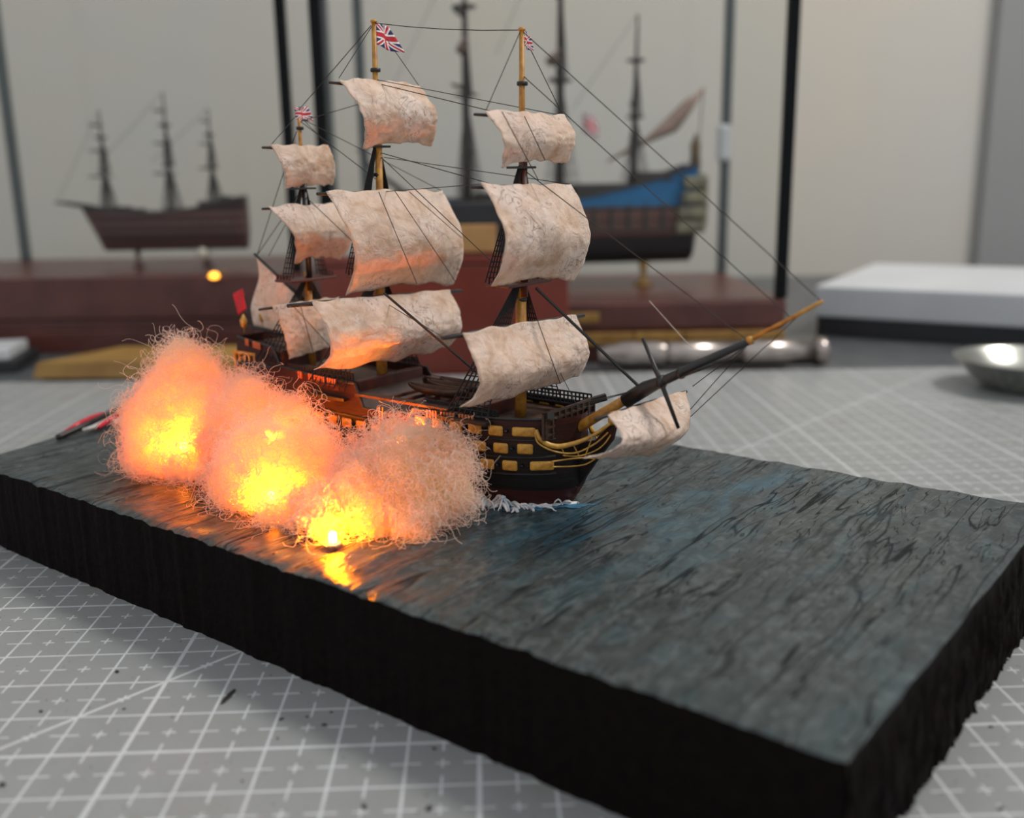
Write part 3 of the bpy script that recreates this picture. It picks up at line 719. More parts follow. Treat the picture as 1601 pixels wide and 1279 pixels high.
# ---- bowsprit
bs = empty('bowsprit', (0, 0, 0), 0, ship)
b0, b1, b2, b3 = (sy(*p, 0) for p in ((868, 690), (1000, 612), (1172, 533), (1286, 471)))
MB().tube([tuple(b0), tuple(b1)], [0.10, 0.085], 12).build('bowsprit_lower', M['ochre'], bs, True)
MB().tube([tuple(sy(978, 627, 0)), tuple(sy(1010, 607, 0)), tuple(sy(1040, 594, 0)), tuple(b2)], [0.13, 0.13, 0.085, 0.06], 12).build('bowsprit_sleeve', M['black'], bs, True)
MB().tube([tuple(sy(1150, 543, 0)), tuple(sy(1240, 496, 0)), tuple(b3)], [0.03, 0.035, 0.03], 8).build('jib_boom', M['ochre'], bs, True)
for p, r in (((1035, 597), 0.13), ((1065, 583), 0.11), ((1173, 532), 0.07)):
    c = sy(*p, 0); MB().lathe([(r * 0.85, -0.05), (r, 0), (r * 0.85, 0.05)], tuple(c), 10, 'x').build('bowsprit_cap', M['ochre'] if p[0] == 1173 else M['black'], bs, True)
MB().tube([tuple(sy(1005, 529, 0.0)), tuple(sy(1032, 594, -0.02)), tuple(sy(1061, 670, -0.1))], [0.03, 0.045, 0.03], 8).build('dolphin_striker', M['black'], bs, True)
MB().tube([tuple(sy(1062, 590, -0.05)), tuple(sy(1112, 570, -0.2))], [0.03, 0.02], 6).build('whisker_boom', M['black'], bs, True)

# ---- flags
def flag(name, pxs, X, m, wob=0.05, pole=None):
    P = [sx(*p, X) if not isinstance(X, str) else sy(*p, 0.0) for p in pxs]
    def fn(u, v):
        p = lerp(lerp(P[0], P[1], u), lerp(P[3], P[2], u), v)
        w = wob * math.sin(u * 6.0 + v * 1.5) * (0.2 + u)
        return (p[0] + w, p[1] + 0.6 * w, p[2] + 0.3 * w)
    return MB().grid(16, 12, fn).build(name, m, ship, True, solid=0.01)
flag('union_flag', ((588, 36), (608, 40), (628, 84), (588, 70)), -4.5, M['flag'], 0.05)
flag('union_flag', ((817, 47), (830, 56), (831, 80), (820, 72)), -0.92, M['flag'], 0.03)
flag('union_flag', ((460, 168), (482, 166), (487, 190), (463, 187)), -6.85, M['flag'], 0.04)
flag('red_ensign', ((364, 459), (380, 451), (386, 482), (372, 493)), 'c', M['red_flag'], 0.03)
MB().tube([tuple(sy(383, 462, 0)), tuple(sy(400, 540, 0))], 0.022, 6).build('ensign_staff', M['black'], ship)

# ---- rigging lines
def line(a, b, r=0.009, m='thread', name='stay', sag=0.0):
    a, b = Vector(a), Vector(b)
    pts = [a.lerp(b, t) - Vector((0, 0, sag * 4 * t * (1 - t))) for t in (0, 0.25, 0.5, 0.75, 1)]
    MB().tube(pts, r, 5).build(name, M[m], ship)
c0 = lambda x, y: tuple(sy(x, y, 0.0))
line(c0(585, 36), c0(816, 47), sag=0.05)
line(c0(818, 50), c0(1285, 472))
line(c0(815, 116), c0(1236, 497))
line(c0(814, 262), c0(1170, 533))
line(c0(838, 450), c0(1003, 608), 0.030, 'rope', 'fore_stay')
line(sx(600, 458, -3.62), c0(752, 588), 0.026, 'rope', 'main_stay')
line(c0(588, 130), c0(814, 185))
line(c0(592, 238), c0(812, 300))
line(c0(592, 242), c0(814, 452))
line(c0(470, 190), c0(594, 285))
line(c0(580, 40), c0(467, 172))
line(c0(470, 300), c0(596, 420))
line(c0(402, 399), c0(464, 205))
line(c0(402, 399), c0(470, 300))
for t, arm in (((582, 40, -4.55), (530, 122)), ((590, 40, -4.55), (655, 134))):
    line(sx(t[0], t[1], t[2]), sx(*arm, -4.5), 0.008, name='lift')
for t, arm in (((813, 50, -0.95), (760, 172)), ((816, 50, -0.95), (880, 180))):
    line(sx(t[0], t[1], t[2]), sx(*arm, -0.88), 0.008, name='lift')
for t, arm in (((464, 180, -6.87), (424, 226)), ((468, 180, -6.87), (512, 228))):
    line(sx(t[0], t[1], t[2]), sx(*arm, -6.84), 0.008, name='lift')
# braces: yard arms aft to the next mast
for a, xa, b in (((891, 288), -0.8, (600, 246)), ((752, 288), -0.8, (598, 300)), ((690, 298), -4.4, (480, 190)), ((880, 181), -0.9, (590, 125)), ((697, 530), -0.7, (597, 470)), ((655, 135), -4.5, (470, 190)), ((512, 229), -6.85, (420, 400))):
    line(sx(*a, xa), c0(*b), 0.008, name='brace')
# lines that run down the front of the sails
for a, b, x in (((592, 300), (652, 444), -3.72), ((617, 298), (712, 440), -3.72), ((640, 300), (722, 372), -3.75), ((470, 478), (490, 552), -6.6), ((460, 480), (556, 585), -6.55),
                ((785, 175), (842, 282), -0.5), ((820, 182), (852, 250), -0.55), ((840, 500), (876, 600), -0.2)):
    line(sx(*a, x), sx(*b, x), 0.008, name='buntline')
line(c0(1250, 492), sx(1062, 668, 1.7), 0.008, name='bobstay'); line(c0(1172, 535), sx(1075, 645, 1.7), 0.008, name='bobstay')
line(c0(1200, 515), sx(1083, 604, 1.6), 0.008, name='bobstay'); line(c0(1003, 608), (0.2, -0.85, 1.95), 0.009, name='bobstay')
line(c0(1015, 470), c0(1082, 545), 0.007, 'pale_thread', 'jib_sheet')
line(c0(1003, 608), c0(890, 640), 0.008); line(sx(872, 575, -0.4), sx(905, 640, 0.2), 0.007, name='sheet')

# ---- foam along the waterline, on the base
def foam(name, path, m, w, h, seed):
    mb = MB(); n = len(path) - 1
    def fn(u, v):
        i = min(int(u * n), n - 1); t = u * n - i
        c = Vector(path[i]).lerp(Vector(path[i + 1]), t)
        q = (v - 0.5) * math.pi
        k = 0.55 + 0.9 * abs(nz(u * 9 + seed, v * 2.0, 1)) + 0.7 * abs(nz(u * 27 + seed, v * 6, 4))
        e = math.sin(math.pi * min(max(u, 0.02), 0.98)) ** 0.3
        return (c[0] + 0.05 * nz(u * 20, v * 5, seed), c[1] + math.sin(q) * w * k * e, c[2] + math.cos(q) * h * k * e * (0.4 + 1.2 * abs(nz(u * 14 + seed, 0.5, 7))))
    mb.grid(110, 10, fn)
    return mb.build(name, m, base, True)
wl = [(x, -(half(x, 0.02) + 0.02), H + 0.0) for x in np.linspace(-3.2, 0.02, 16)] + [(0.22, 0.02, H)]
tag(foam('foam_crest', wl, M['foam_white'], 0.15, 0.20, 1.0), kind='stuff')
wl2 = [(x, -(half(x, 0.02) + 0.16), H) for x in np.linspace(-2.4, 0.05, 14)] + [(0.35, -0.05, H), (0.55, 0.2, H)]
tag(foam('foam_crest', wl2, M['foam_blue'], 0.16, 0.07, 5.0), kind='stuff')
spl = MB()
for k in range(70):
    cx = random.choice((random.uniform(-1.9, -0.6), random.uniform(-1.6, 0.15)))
    y0 = -(half(min(cx, 0.04), 0) + random.uniform(0.02, 0.42)); a0 = random.uniform(-0.7, 0.5); ln = random.uniform(0.15, 0.42)
    up = random.uniform(0.03, 0.22) if cx < -0.6 else random.uniform(0.02, 0.14); cv = random.uniform(-1.5, 1.5); r0 = random.uniform(0.012, 0.042)
    pts = []
    for t in np.linspace(0, 1, 9):
        aa = a0 + cv * t
        pts.append((cx + ln * t * math.cos(aa) - ln / 2, y0 - ln * 0.6 * t * math.sin(aa), H + 0.035 + up * math.sin(math.pi * t) + 0.02 * nz(t * 5, k, 3)))
    spl.tube(pts, [r0 * (0.4 + 0.8 * math.sin(math.pi * (0.1 + 0.8 * t))) for t in np.linspace(0, 1, 9)], 6)
tag(spl.build('spray', M['foam_white'], base, True), kind='stuff')

# ================================================================== WOOL SMOKE AND LEDS
def to_world(p): return B0 + (_M.T @ np.asarray(p, float)) * CM
def depth_of(p): return float((to_world(p) - CP) @ CF)
def puff(name, label, blobs, n_fib, seed):
    """blobs: (px, py, radius_px, ship-frame y)"""
    root = tag(empty(name, tuple(B0), HEAD), label, 'smoke puff', 'wool smoke puffs along the hull')
    SHIFT = np.array([0, 0.46, 0.34]); inner = []
    def blob_mesh(shrink, zmin, gap, wob):
        bm = bmesh.new()
        for x, y, r, Y in blobs:
            c = sy(x, y, Y); rc = r * depth_of(c) * 100 / F_PX - shrink
            if rc < 0.12: continue
            if shrink: c = c + SHIFT; inner.append((c, rc))              # open towards the ship and the rigging
            bmesh.ops.create_icosphere(bm, subdivisions=3, radius=rc * CM, matrix=Matrix.Translation(Vector(c) * CM))
        me = bpy.data.meshes.new('tmp'); bm.to_mesh(me); bm.free()
        o = bpy.data.objects.new('tmp', me); COL.objects.link(o)
        md = o.modifiers.new('r', 'REMESH'); md.mode = 'VOXEL'; md.voxel_size = 0.09 * CM
        sm = o.modifiers.new('s', 'SMOOTH'); sm.iterations = 6
        dg = bpy.context.evaluated_depsgraph_get()
        m2 = bpy.data.meshes.new_from_object(o.evaluated_get(dg)); bpy.data.objects.remove(o)
        nv = len(m2.vertices); co = np.zeros(nv * 3); m2.vertices.foreach_get('co', co); co = co.reshape(-1, 3)
        no = np.zeros(nv * 3); m2.vertices.foreach_get('normal', no); no = no.reshape(-1, 3)
        if wob:
            for i in range(nv):
                p = co[i] * 100
                co[i] += no[i] * (0.10 * nz(p[0] * 1.6, p[1] * 1.6, p[2] * 1.6 + seed) + 0.06 * nz(p[0] * 4, p[1] * 4, p[2] * 4 + seed)) * CM
        co[:, 2] = np.maximum(co[:, 2], zmin * CM)
        hull_y = np.array([-(half(min(max(a, XS), 0.25), min(max(c * 1, 0), 1.6)) + gap) if XS < a < 0.25 else 9 for a, c in co[:, [0, 2]] * 100]) * CM
        low = co[:, 2] < 1.85 * CM
        co[low, 1] = np.minimum(co[low, 1], hull_y[low])
        fs = [tuple(p.vertices) for p in m2.polygons]
        bpy.data.meshes.remove(m2)
        return co, no, fs
    co, no, fs = blob_mesh(0.0, 0.04, 0.10, True)
    ci, ni, fi = blob_mesh(0.40, 0.22, -9.0, False)                      # hollow shaped to spread the LED glow and let it reach the sails
    def tmp_obj(nm, vs, fs_):
        me = bpy.data.meshes.new(nm); me.from_pydata([tuple(p) for p in vs * 100], [], fs_); me.update()
        o = bpy.data.objects.new(nm, me); COL.objects.link(o); return o
    oa, ob_ = tmp_obj('tmp_a', co, fs), tmp_obj('tmp_b', ci, fi)
    md = oa.modifiers.new('cut', 'BOOLEAN'); md.operation = 'DIFFERENCE'; md.object = ob_; md.solver = 'EXACT'
    dg = bpy.context.evaluated_depsgraph_get()
    m2 = bpy.data.meshes.new_from_object(oa.evaluated_get(dg)); m2.name = 'wool_body'
    m2.transform(Matrix.Scale(CM, 4)); m2.materials.clear(); m2.materials.append(M['wool'])
    bpy.data.objects.remove(oa); bpy.data.objects.remove(ob_)
    body = bpy.data.objects.new('wool_body', m2); COL.objects.link(body); body.parent = root
    # curly fibres rooted on the surface
    tri = np.array([f[:3] for f in fs]); ar = np.linalg.norm(np.cross(co[tri[:, 1]] - co[tri[:, 0]], co[tri[:, 2]] - co[tri[:, 0]]), axis=1)
    mid = co[tri].mean(1) * 100
    for c, rc in inner: ar[np.linalg.norm(mid - c, axis=1) < rc] = 0
    ar /= ar.sum()
    r2 = np.random.default_rng(int(seed * 10))
    pick = r2.choice(len(tri), n_fib, p=ar)
    w = r2.dirichlet((1, 1, 1), n_fib)
    P0 = (co[tri[pick]] * w[:, :, None]).sum(1) * 100
    nn = no[tri[pick][:, 0]]
    K = 30
    pos = np.zeros((n_fib, K, 3))
    d = r2.normal(size=(n_fib, 3)); d -= nn * (d * nn).sum(1)[:, None] * 0.8; d /= np.linalg.norm(d, axis=1)[:, None]
    ax = r2.normal(size=(n_fib, 3)); ax /= np.linalg.norm(ax, axis=1)[:, None]
    step = r2.uniform(0.025, 0.045, n_fib)[:, None]; curv = r2.uniform(0.18, 0.55, n_fib)[:, None] * r2.choice([-1, 1], n_fib)[:, None]
    p = P0 - nn * r2.uniform(0.0, 0.16, n_fib)[:, None]
    for k in range(K):
        pos[:, k] = p
        p = p + d * step
        d = d + np.cross(ax, d) * curv + 0.10 * r2.normal(size=(n_fib, 3)) + nn * (-(((p - P0) * nn).sum(1) - 0.06) * 0.35)[:, None]
        d /= np.linalg.norm(d, axis=1)[:, None]
        ax = ax + 0.12 * r2.normal(size=(n_fib, 3)); ax /= np.linalg.norm(ax, axis=1)[:, None]
    pos[:, :, 2] = np.maximum(pos[:, :, 2], 0.05)
    cu = bpy.data.hair_curves.new('wool_fibre')
    cu.add_curves([K] * n_fib)
    cu.position_data.foreach_set('vector', (pos * CM).astype(np.float32).ravel())
    ra = cu.attributes.new('radius', 'FLOAT', 'POINT') if 'radius' not in cu.attributes else cu.attributes['radius']
    ra.data.foreach_set('value', np.repeat(r2.uniform(0.0020, 0.0042, n_fib) * CM, K).astype(np.float32))
    cu.materials.append(M['fibre'])
    fo = bpy.data.objects.new('wool_fibre', cu); COL.objects.link(fo); fo.parent = root
    tag(fo, kind='stuff')
    return root
puff('smoke_puff', 'tall peaked wool smoke puff glowing amber beside the ship stern',
     [(262, 692, 62, -3.3), (240, 660, 50, -3.2), (285, 640, 68, -3.0), (290, 585, 50, -2.8), (288, 553, 28, -2.8), (330, 620, 42, -2.4), (225, 715, 34, -3.5), (300, 712, 38, -3.5)], 2600, 3.1)
puff('smoke_puff', 'wide wool smoke puff glowing brightest amber below the main mast',
     [(420, 735, 82, -3.3), (395, 660, 66, -2.7), (445, 686, 69, -2.5), (380, 610, 30, -2.2), (490, 732, 62, -2.7), (370, 760, 46, -3.7), (500, 800, 42, -3.7), (440, 800, 36, -3.9), (350, 700, 44, -3.0)], 3800, 5.7)
puff('smoke_puff', 'pale rounded wool smoke puff beside the bow foam',
     [(650, 745, 78, -2.4), (628, 708, 54, -2.0), (690, 720, 50, -2.0), (580, 780, 62, -3.0), (650, 800, 52, -2.8), (700, 770, 38, -2.3), (560, 748, 46, -2.5), (556, 786, 46, -3.0), (600, 795, 58, -3.0), (505, 822, 20, -4.0)], 3600, 8.4)
led_label = {0: 'glowing amber LED inside the tall puff by the stern', 1: 'glowing amber LED inside the wide middle puff', 2: 'glowing amber LED low on the sea before the bow-side puff', 3: 'added amber LED hidden between the hull and the pale rounded puff', 4: 'added amber LED hidden between the hull and the wide puff near the mizzen'}
for i, c in enumerate((sy(287, 697, -3.25), sy(424, 775, -3.6), sy(520, 838, -4.2), np.array([-2.75, -1.62, 1.18]), np.array([-5.75, -2.3, 0.90]))):  # last two LEDs are added, hidden, to cast orange light on the sails
    c[2] = max(c[2], 0.17)
    r = tag(empty('led', tuple(to_world(c)), HEAD), led_label[i], 'LED')
    bmp = MB().lathe([(0.015, 0.08), (0.05, 0.065), (0.07, 0.03), (0.072, -0.05), (0.06, -0.10)], (0, 0, 0), 12)
    bmp.build('lens', LED_M[i], r, True)
    MB().lathe([(0.09, -0.11), (0.13, -0.11), (0.13, -0.15), (0.09, -0.15)], (0, 0, 0), 12).build('collar', M['ivory'], r)
    for s_ in (-1, 1): MB().tube([(0, 0.04 * s_, -0.14), (0, 0.04 * s_, -c[2] - 0.0)], 0.015, 5).build('lead', M['chrome'], r)

# ---- wires behind the slab's end
def wire(label, pts, m, r, name='wire'):
    w = [onz(x, y, z * CM) * 100 for x, y, z in pts]
    tag(MB().tube(smooth_path([tuple(p) for p in w], 8), r, 8).build(name, M[m], None, True), label, 'wire')
wire('upper bright red wire running behind the black slab', [(98, 680, 1.86), (125, 662, 2.05), (150, 651, 2.0), (172, 646, 1.95), (205, 634, 1.9), (245, 622, 1.9)], 'red_wire', 0.07)
wire('lower red wire beside the wool puff', [(152, 668, 1.95), (172, 657, 2.0), (194, 643, 2.0), (225, 630, 1.95), (255, 622, 1.9)], 'red_wire', 0.06)
wire('black wire lying between the red wires', [(90, 684, 1.88), (135, 664, 2.0), (160, 652, 1.98), (185, 640, 2.05), (240, 628, 1.9)], 'black', 0.08)
wire('short white wire end beside the red wires', [(130, 673, 1.95), (145, 668, 2.0), (160, 662, 1.95), (200, 655, 1.92), (235, 645, 1.9)], 'white_wire', 0.05)

# ================================================================== BACKGROUND: display cases and ships
def display_ship(name, label, loc, rotz, L, W, keel_z, deck_z, stern_z, hullm, masts, spars, bowsprit, extras=None, mast_m='bg_mast'):
    """bow along +x; all lengths cm"""
    root = tag(empty(name, tuple(c * CM for c in loc), rotz), label, 'model ship')
    def topz(x):
        t = x / (L / 2)
        return deck_z + (stern_z - deck_z) * max(0, -t) ** 1.6 + 0.5 * max(0, t) ** 3
    def hb_(x, z):
        t = x / (L / 2); k = (z - keel_z) / (deck_z - keel_z)
        b_ = W / 2 * (1 - max(0, t) ** 3.2) * (1 - 0.30 * max(0, -t) ** 2)
        return b_ * min(1, 0.25 + 1.1 * max(0, k) ** 0.6) * (1 - 0.12 * max(0, k - 0.8))
    def fn(u, v):
        k = abs(v * 2 - 1); s_ = -1 if v < 0.5 else 1
        x = lerp(-L / 2, L / 2, u); z = lerp(keel_z, topz(x), k)
        xx = x - (max(0, x) / (L / 2)) ** 4 * (1 - k) * L * 0.13
        return (xx, s_ * hb_(x, z) * (0.02 if k == 0 else 1), z)
    mb = MB().grid(40, 24, fn); mb.uv = None
    mb.f.append(tuple(j * 41 for j in range(25)))
    h = mb.build('hull', hullm, root, True)
    MB().grid(30, 4, lambda u, v: (lerp(-L / 2, L / 2, u), lerp(-1, 1, v) * hb_(lerp(-L / 2, L / 2, u), deck_z) * 0.98, topz(lerp(-L / 2, L / 2, u)) - 0.12)).build('deck', M['grey_hull'], root)
    for s_ in (-1, 1):
        MB().tube([(x, s_ * hb_(x, topz(x)), topz(x)) for x in np.linspace(-L / 2, L / 2 - 0.1, 24)], 0.07, 6).build('rail', M['bg_mast'], root)
    for x, zt, r, yards, net in masts:
        m = empty('mast', (0, 0, 0), 0, root)
        zd = topz(x) - 0.3
        MB().tube([(x, 0, zd), (x - 0.05, 0, lerp(zd, zt, 0.5)), (x - 0.12, 0, zt)], [r, r * 0.75, r * 0.3], 8).build('mast_pole', M[mast_m], m, True)
        for t in (0.42, 0.74):
            MB().lathe([(r * 1.2, -0.05), (r * 2.4, 0.0), (r * 2.4, 0.08), (r * 1.2, 0.1)], (x - 0.06, 0, lerp(zd, zt, t)), 10).build('fighting_top', M[mast_m], m)
        for t, hw in yards:
            z = lerp(zd, zt, t); a = 0.35
            MB().tube([(x + 0.12 - hw * a, -hw, z), (x + 0.15, 0, z), (x + 0.12 + hw * a, hw, z)], [r * 0.25, r * 0.5, r * 0.25], 6).build('yard', M[mast_m], m, True)
        for s_ in (-1, 1):
            nt_ = MB(); n = net
            z1, z2 = lerp(zd, zt, 0.42), lerp(zd, zt, 0.74)
            for k in range(n):
                q = k / (n - 1) - 0.5
                nt_.tube([(x - 0.1 + q * 0.10 * (zt - zd), s_ * hb_(x, topz(x)), topz(x)), (x - 0.05, s_ * r, z1)], 0.022, 4)
                nt_.tube([(x - 0.1 + q * 0.4, s_ * r * 2.2, z1), (x - 0.1, s_ * r * 0.4, z2)], 0.02, 4)
            for k in range(1, 9):
                t = k / 9; w_ = 0.05 * (zt - zd) * (1 - t); z = lerp(topz(x), z1, t)
                nt_.tube([(x - 0.1 - w_, s_ * lerp(hb_(x, topz(x)), r, t), z), (x - 0.1 + w_, s_ * lerp(hb_(x, topz(x)), r, t), z)], 0.016, 4)
            nt_.build('shroud_net', M['bg_rope'], m)
    bx, bz = bowsprit
    MB().tube([(L / 2 - 0.8, 0, topz(L / 2) - 0.2), (lerp(L / 2, bx, 0.5), 0, lerp(topz(L / 2), bz, 0.5)), (bx, 0, bz)], [0.14, 0.10, 0.04], 8).build('bowsprit', M[mast_m], root, True)
    pts = [(L / 2 - 0.5, deck_z)] + [(x - 0.1, zt) for x, zt, *_ in masts]
    for (x, zt, *_) in masts:
        MB().tube([(x - 0.1, 0, zt * 0.985 + deck_z * 0.015), (lerp(L / 2, bx, 0.9), 0, lerp(topz(L / 2), bz, 0.9))] if x == max(q[0] for q in masts) else [(x - 0.1, 0, zt), (x + 3.0, 0, lerp(deck_z, zt, 0.5))], 0.014, 4).build('stay', M['bg_rope'], root)
    if extras: extras(root, topz, hb_)
    return root

def glass_case(name, label, x0, x1, y0, y1, z0, z1, rods):
    root = tag(empty(name, ((x0 + x1) / 2 * CM, (y0 + y1) / 2 * CM, z0 * CM)), label, 'glass case')
    w, d, h = (x1 - x0) / 2, (y1 - y0) / 2, z1 - z0
    for (sx_, sy_), m in rods.items():
        MB().bbox((sx_ * w - 0.24, sy_ * d - 0.24, 0.0), (sx_ * w + 0.24, sy_ * d + 0.24, h), 0.05).build('edge_rod', M[m], root)
    t = 0.1
    MB().box((-w + .2, -d - t / 2, 0), (w - .2, -d + t / 2, h)).build('pane', M['glass'], root)
    MB().box((-w + .2, d - t / 2, 0), (w - .2, d + t / 2, h)).build('pane', M['glass'], root)
    MB().box((-w - t / 2, -d + .2, 0), (-w + t / 2, d - .2, h)).build('pane', M['glass'], root)
    MB().box((w - t / 2, -d + .2, 0), (w + t / 2, d - .2, h)).build('pane', M['glass'], root)
    MB().box((-w, -d, h), (w, d, h + t)).build('pane', M['glass'], root)
    return root

# --- right-hand case base, case and galleon
RBX0, RBX1, RBY0, RBY1, RBH = -8.0, 12.1, 41.8, 54.5, 2.55
rb = tag(empty('case_base', ((RBX0 + RBX1) / 2 * CM, RBY0 * CM, -0.12 * CM)), 'maroon stepped wooden base with brass moulding under the blue galleon', 'display base')
w = (RBX1 - RBX0) / 2; dd = RBY1 - RBY0
MB().bbox((-w, 0, 0), (w, dd, 0.75), 0.05).build('plinth', M['maroon_dull'], rb)
MB().bbox((-w + 0.1, 0.08, 1.35), (w - 0.1, dd, RBH + 0.12), 0.18).build('top_board', M['maroon_dull'], rb, False)
MB().bbox((-w + 0.25, 0.05, 0.75), (w - 0.3, dd - 0.1, 1.35), 0.06).build('core', M['maroon_dull'], rb)
for k in range(9):
    xa = lerp(-w + 0.2, w - 0.15, k / 9); xb = lerp(-w + 0.2, w - 0.15, (k + 1) / 9) - 0.05
    MB().bbox((xa, -0.12, 0.78), (xb, 0.06, 1.32), 0.05).build('moulding', M['brass'], rb)
MB().bbox((0.2, -0.02, 1.75), (1.8, 0.1, 2.2), 0.04).build('brass_plate', M['brass'], rb)
rc = glass_case('glass_case', 'tall glass case with black edges around the blue galleon', RBX0 + 0.25, RBX1 - 0.35, RBY0 + 0.35, RBY1 - 0.3, RBH, 26.0, {(-1, -1): 'frame', (1, -1): 'frame', (-1, 1): 'frame_grey', (1, 1): 'frame_grey'})
MB().bbox(((RBX1 - RBX0) / 2 - 0.75, (RBY1 - RBY0) / 2 - 0.75, 6.0), ((RBX1 - RBX0) / 2 - 0.1, (RBY1 - RBY0) / 2 - 0.1, 7.9), 0.15).build('latch', M['white_plastic'], rc)
M['galleon'] = zbands('galleon_paint', [(-1, (0.014, 0.011, 0.011)), (1.35, (0.17, 0.075, 0.060)), (1.95, (0.10, 0.05, 0.04)), (2.2, (0.17, 0.085, 0.070)), (2.72, (0.020, 0.15, 0.34)), (3.8, (0.015, 0.11, 0.27))])
def galleon_extra(root, topz, hb_):
    L = 14.6
    col = MB().bbox((-0.09, -0.06, -0.62), (0.09, 0.06, 0.62), 0.03).mesh('gun_column', M['bg_mast'])
    for s_ in (-1, 1):
        for k in range(14):
            x = -L / 2 + 0.9 + k * 0.86
            place('gun_column', col, root, (x, s_ * (hb_(x, 2.2) + 0.03), 2.25))
        for z in (1.7, 2.72):
            MB().tube([(x, s_ * (hb_(x, z) + 0.03), z) for x in np.linspace(-L / 2 + 0.1, L / 2 - 1.5, 20)], 0.06, 6).build('wale', M['bg_mast'], root)
    for x, l, h in ((-5.2, 1.6, 0.35), (-2.6, 2.6, 0.45), (0.2, 2.2, 0.42), (2.6, 1.6, 0.4)):
        MB().bbox((x - l / 2, -1.25, topz(x) - 0.15), (x + l / 2, 1.25, topz(x) + h), 0.08).build('deck_clutter', M['bg_mast'], root)
    for s_ in (-1, 1):
        q_ = MB()
        for k, z in enumerate((1.7, 2.4, 3.1, 3.8)):
            q_.bbox((-L / 2 - 0.35, s_ * (hb_(-L / 2 + 0.5, 2.2) + 0.12) - 0.22, z - 0.25), (-L / 2 + 1.1 - 0.12 * k, s_ * (hb_(-L / 2 + 0.5, 2.2) + 0.12) + 0.22, z + 0.30), 0.1)
        q_.build('quarter_gallery', M['gallery'], root)
    g = MB()
    for z in (1.9, 2.6, 3.3, 4.0): g.bbox((-L / 2 - 0.55, -1.15, z - 0.12), (-L / 2 + 0.25, 1.15, z + 0.12), 0.05)
    for k in range(6):
        y = lerp(-1.1, 1.1, k / 5); g.box((-L / 2 - 0.5, y - 0.08, 1.9), (-L / 2 - 0.3, y + 0.08, 4.0))
    g.bbox((-L / 2 - 0.42, -1.0, 1.9), (-L / 2, 1.0, 4.3), 0.1)
    g.build('stern_gallery', M['gallery'], root)
    MB().lathe([(0.22, 0), (0.30, 0.3), (0.24, 0.9), (0.28, 1.3), (0.10, 1.7), (0.02, 1.9)], (-L / 2 - 0.2, 0, 4.3), 10).build('stern_lantern', M['old_brass'], root, True)
    MB().tube([(-L / 2 - 0.35, 0, 5.6), (-L / 2 - 0.5, 0, 8.2)], 0.03, 5).build('flag_staff', M['bg_rope'], root)
    # lateen yard with furled sail on the mizzen
    MB().tube([(-8.0, -0.4, 8.3), (-7.2, -0.4, 7.5), (-6.4, -0.4, 6.6), (-5.2, -0.4, 5.9), (-3.2, -0.4, 4.9)], [0.05, 0.30, 0.42, 0.16, 0.05], 8).build('lateen_sail', M['grey_sail'], root, True)
    for xm, za in ((3.4, 10.5), (-0.9, 10.0)):
        MB().grid(10, 8, lambda u, v: (xm + 0.3 + 0.3 * math.sin(math.pi * v), lerp(-1.1, 1.1, u), za - 0.5 * v - 0.1)).build('furled_sail', M['grey_sail'], root, True, solid=0.1)
    f = MB().grid(8, 6, lambda u, v: (-1.9 - 0.75 * u, 0.1 * math.sin(5 * u), 7.2 - 0.9 * v - 0.4 * u))
    f.build('ensign', M['flag'], root, True, solid=0.02)
GY = 48.2
galleon = display_ship('galleon_model', 'blue sided galleon model with gilded stern inside the glass case', (1.75, GY, 3.65), math.pi + math.radians(7), 14.6, 3.2, 0.0, 3.1, 4.7, M['galleon'],
    [(3.75, 15.0, 0.24, ((0.45, 1.7), (0.72, 1.1)), 11), (-0.75, 16.5, 0.24, ((0.42, 1.7), (0.70, 1.1)), 7), (-4.4, 11.6, 0.19, ((0.5, 0.9),), 6)], None, (8.9, 5.6), galleon_extra)
for x, lab in ((-2.2, 'turned brass pedestal under the galleon bow behind the red box'), (6.6, 'turned brass pedestal under the galleon stern')):
    pd = tag(empty('display_pedestal', (x * CM, GY * CM, RBH * CM)), lab, 'pedestal')
    MB().lathe([(0.45, 0), (0.45, 0.12), (0.18, 0.25), (0.13, 0.6), (0.2, 0.9), (0.25, 1.14)], (0, 0, 0), 14).build('pedestal_stem', M['brass'], pd, True)
# --- maroon box with black plinth in front of the case
mx0, mx1 = ondepth(500, 500, 0.389)[0] * 100, ondepth(890, 500, 0.389)[0] * 100
bxo = tag(empty('wooden_box', ((mx0 + mx1) / 2 * CM, 0.401 * CM * 100 / 1.0, -0.12 * CM)), 'plain dark red lacquered box under the black plinth', 'box')
bxo.location = ((mx0 + mx1) / 2 * CM, 0.401, -0.0012)
zt = ondepth(740, 399, 0.393)[2] * 100
hw = (mx1 - mx0) / 2
MB().bbox((-hw, -0.75, 0), (hw, 0.75, zt - 0.4 + 0.12), 0.06).build('box_body', M['maroon'], bxo)
MB().bbox((-hw - 0.02, -0.77, zt - 0.36 + 0.12), (hw + 0.02, 0.77, zt + 0.12), 0.06).build('lid', M['maroon'], bxo)
px0, px1 = ondepth(590, 360, 0.395)[0] * 100, ondepth(800, 360, 0.395)[0] * 100
ztp = ondepth(740, 317, 0.395)[2] * 100
pl = tag(empty('name_plinth', ((px0 + px1) / 2 * CM, 0.402, zt * CM)), 'black plinth with a blank brass plaque on the red box', 'plinth')
MB().bbox(((px0 - px1) / 2, -0.6, 0), ((px1 - px0) / 2, 0.6, ztp - zt), 0.08).build('plinth_body', M['charcoal'], pl)
qa, qb = ondepth(716, 352, 0.395)[0] * 100 - (px0 + px1) / 2, ondepth(776, 352, 0.395)[0] * 100 - (px0 + px1) / 2
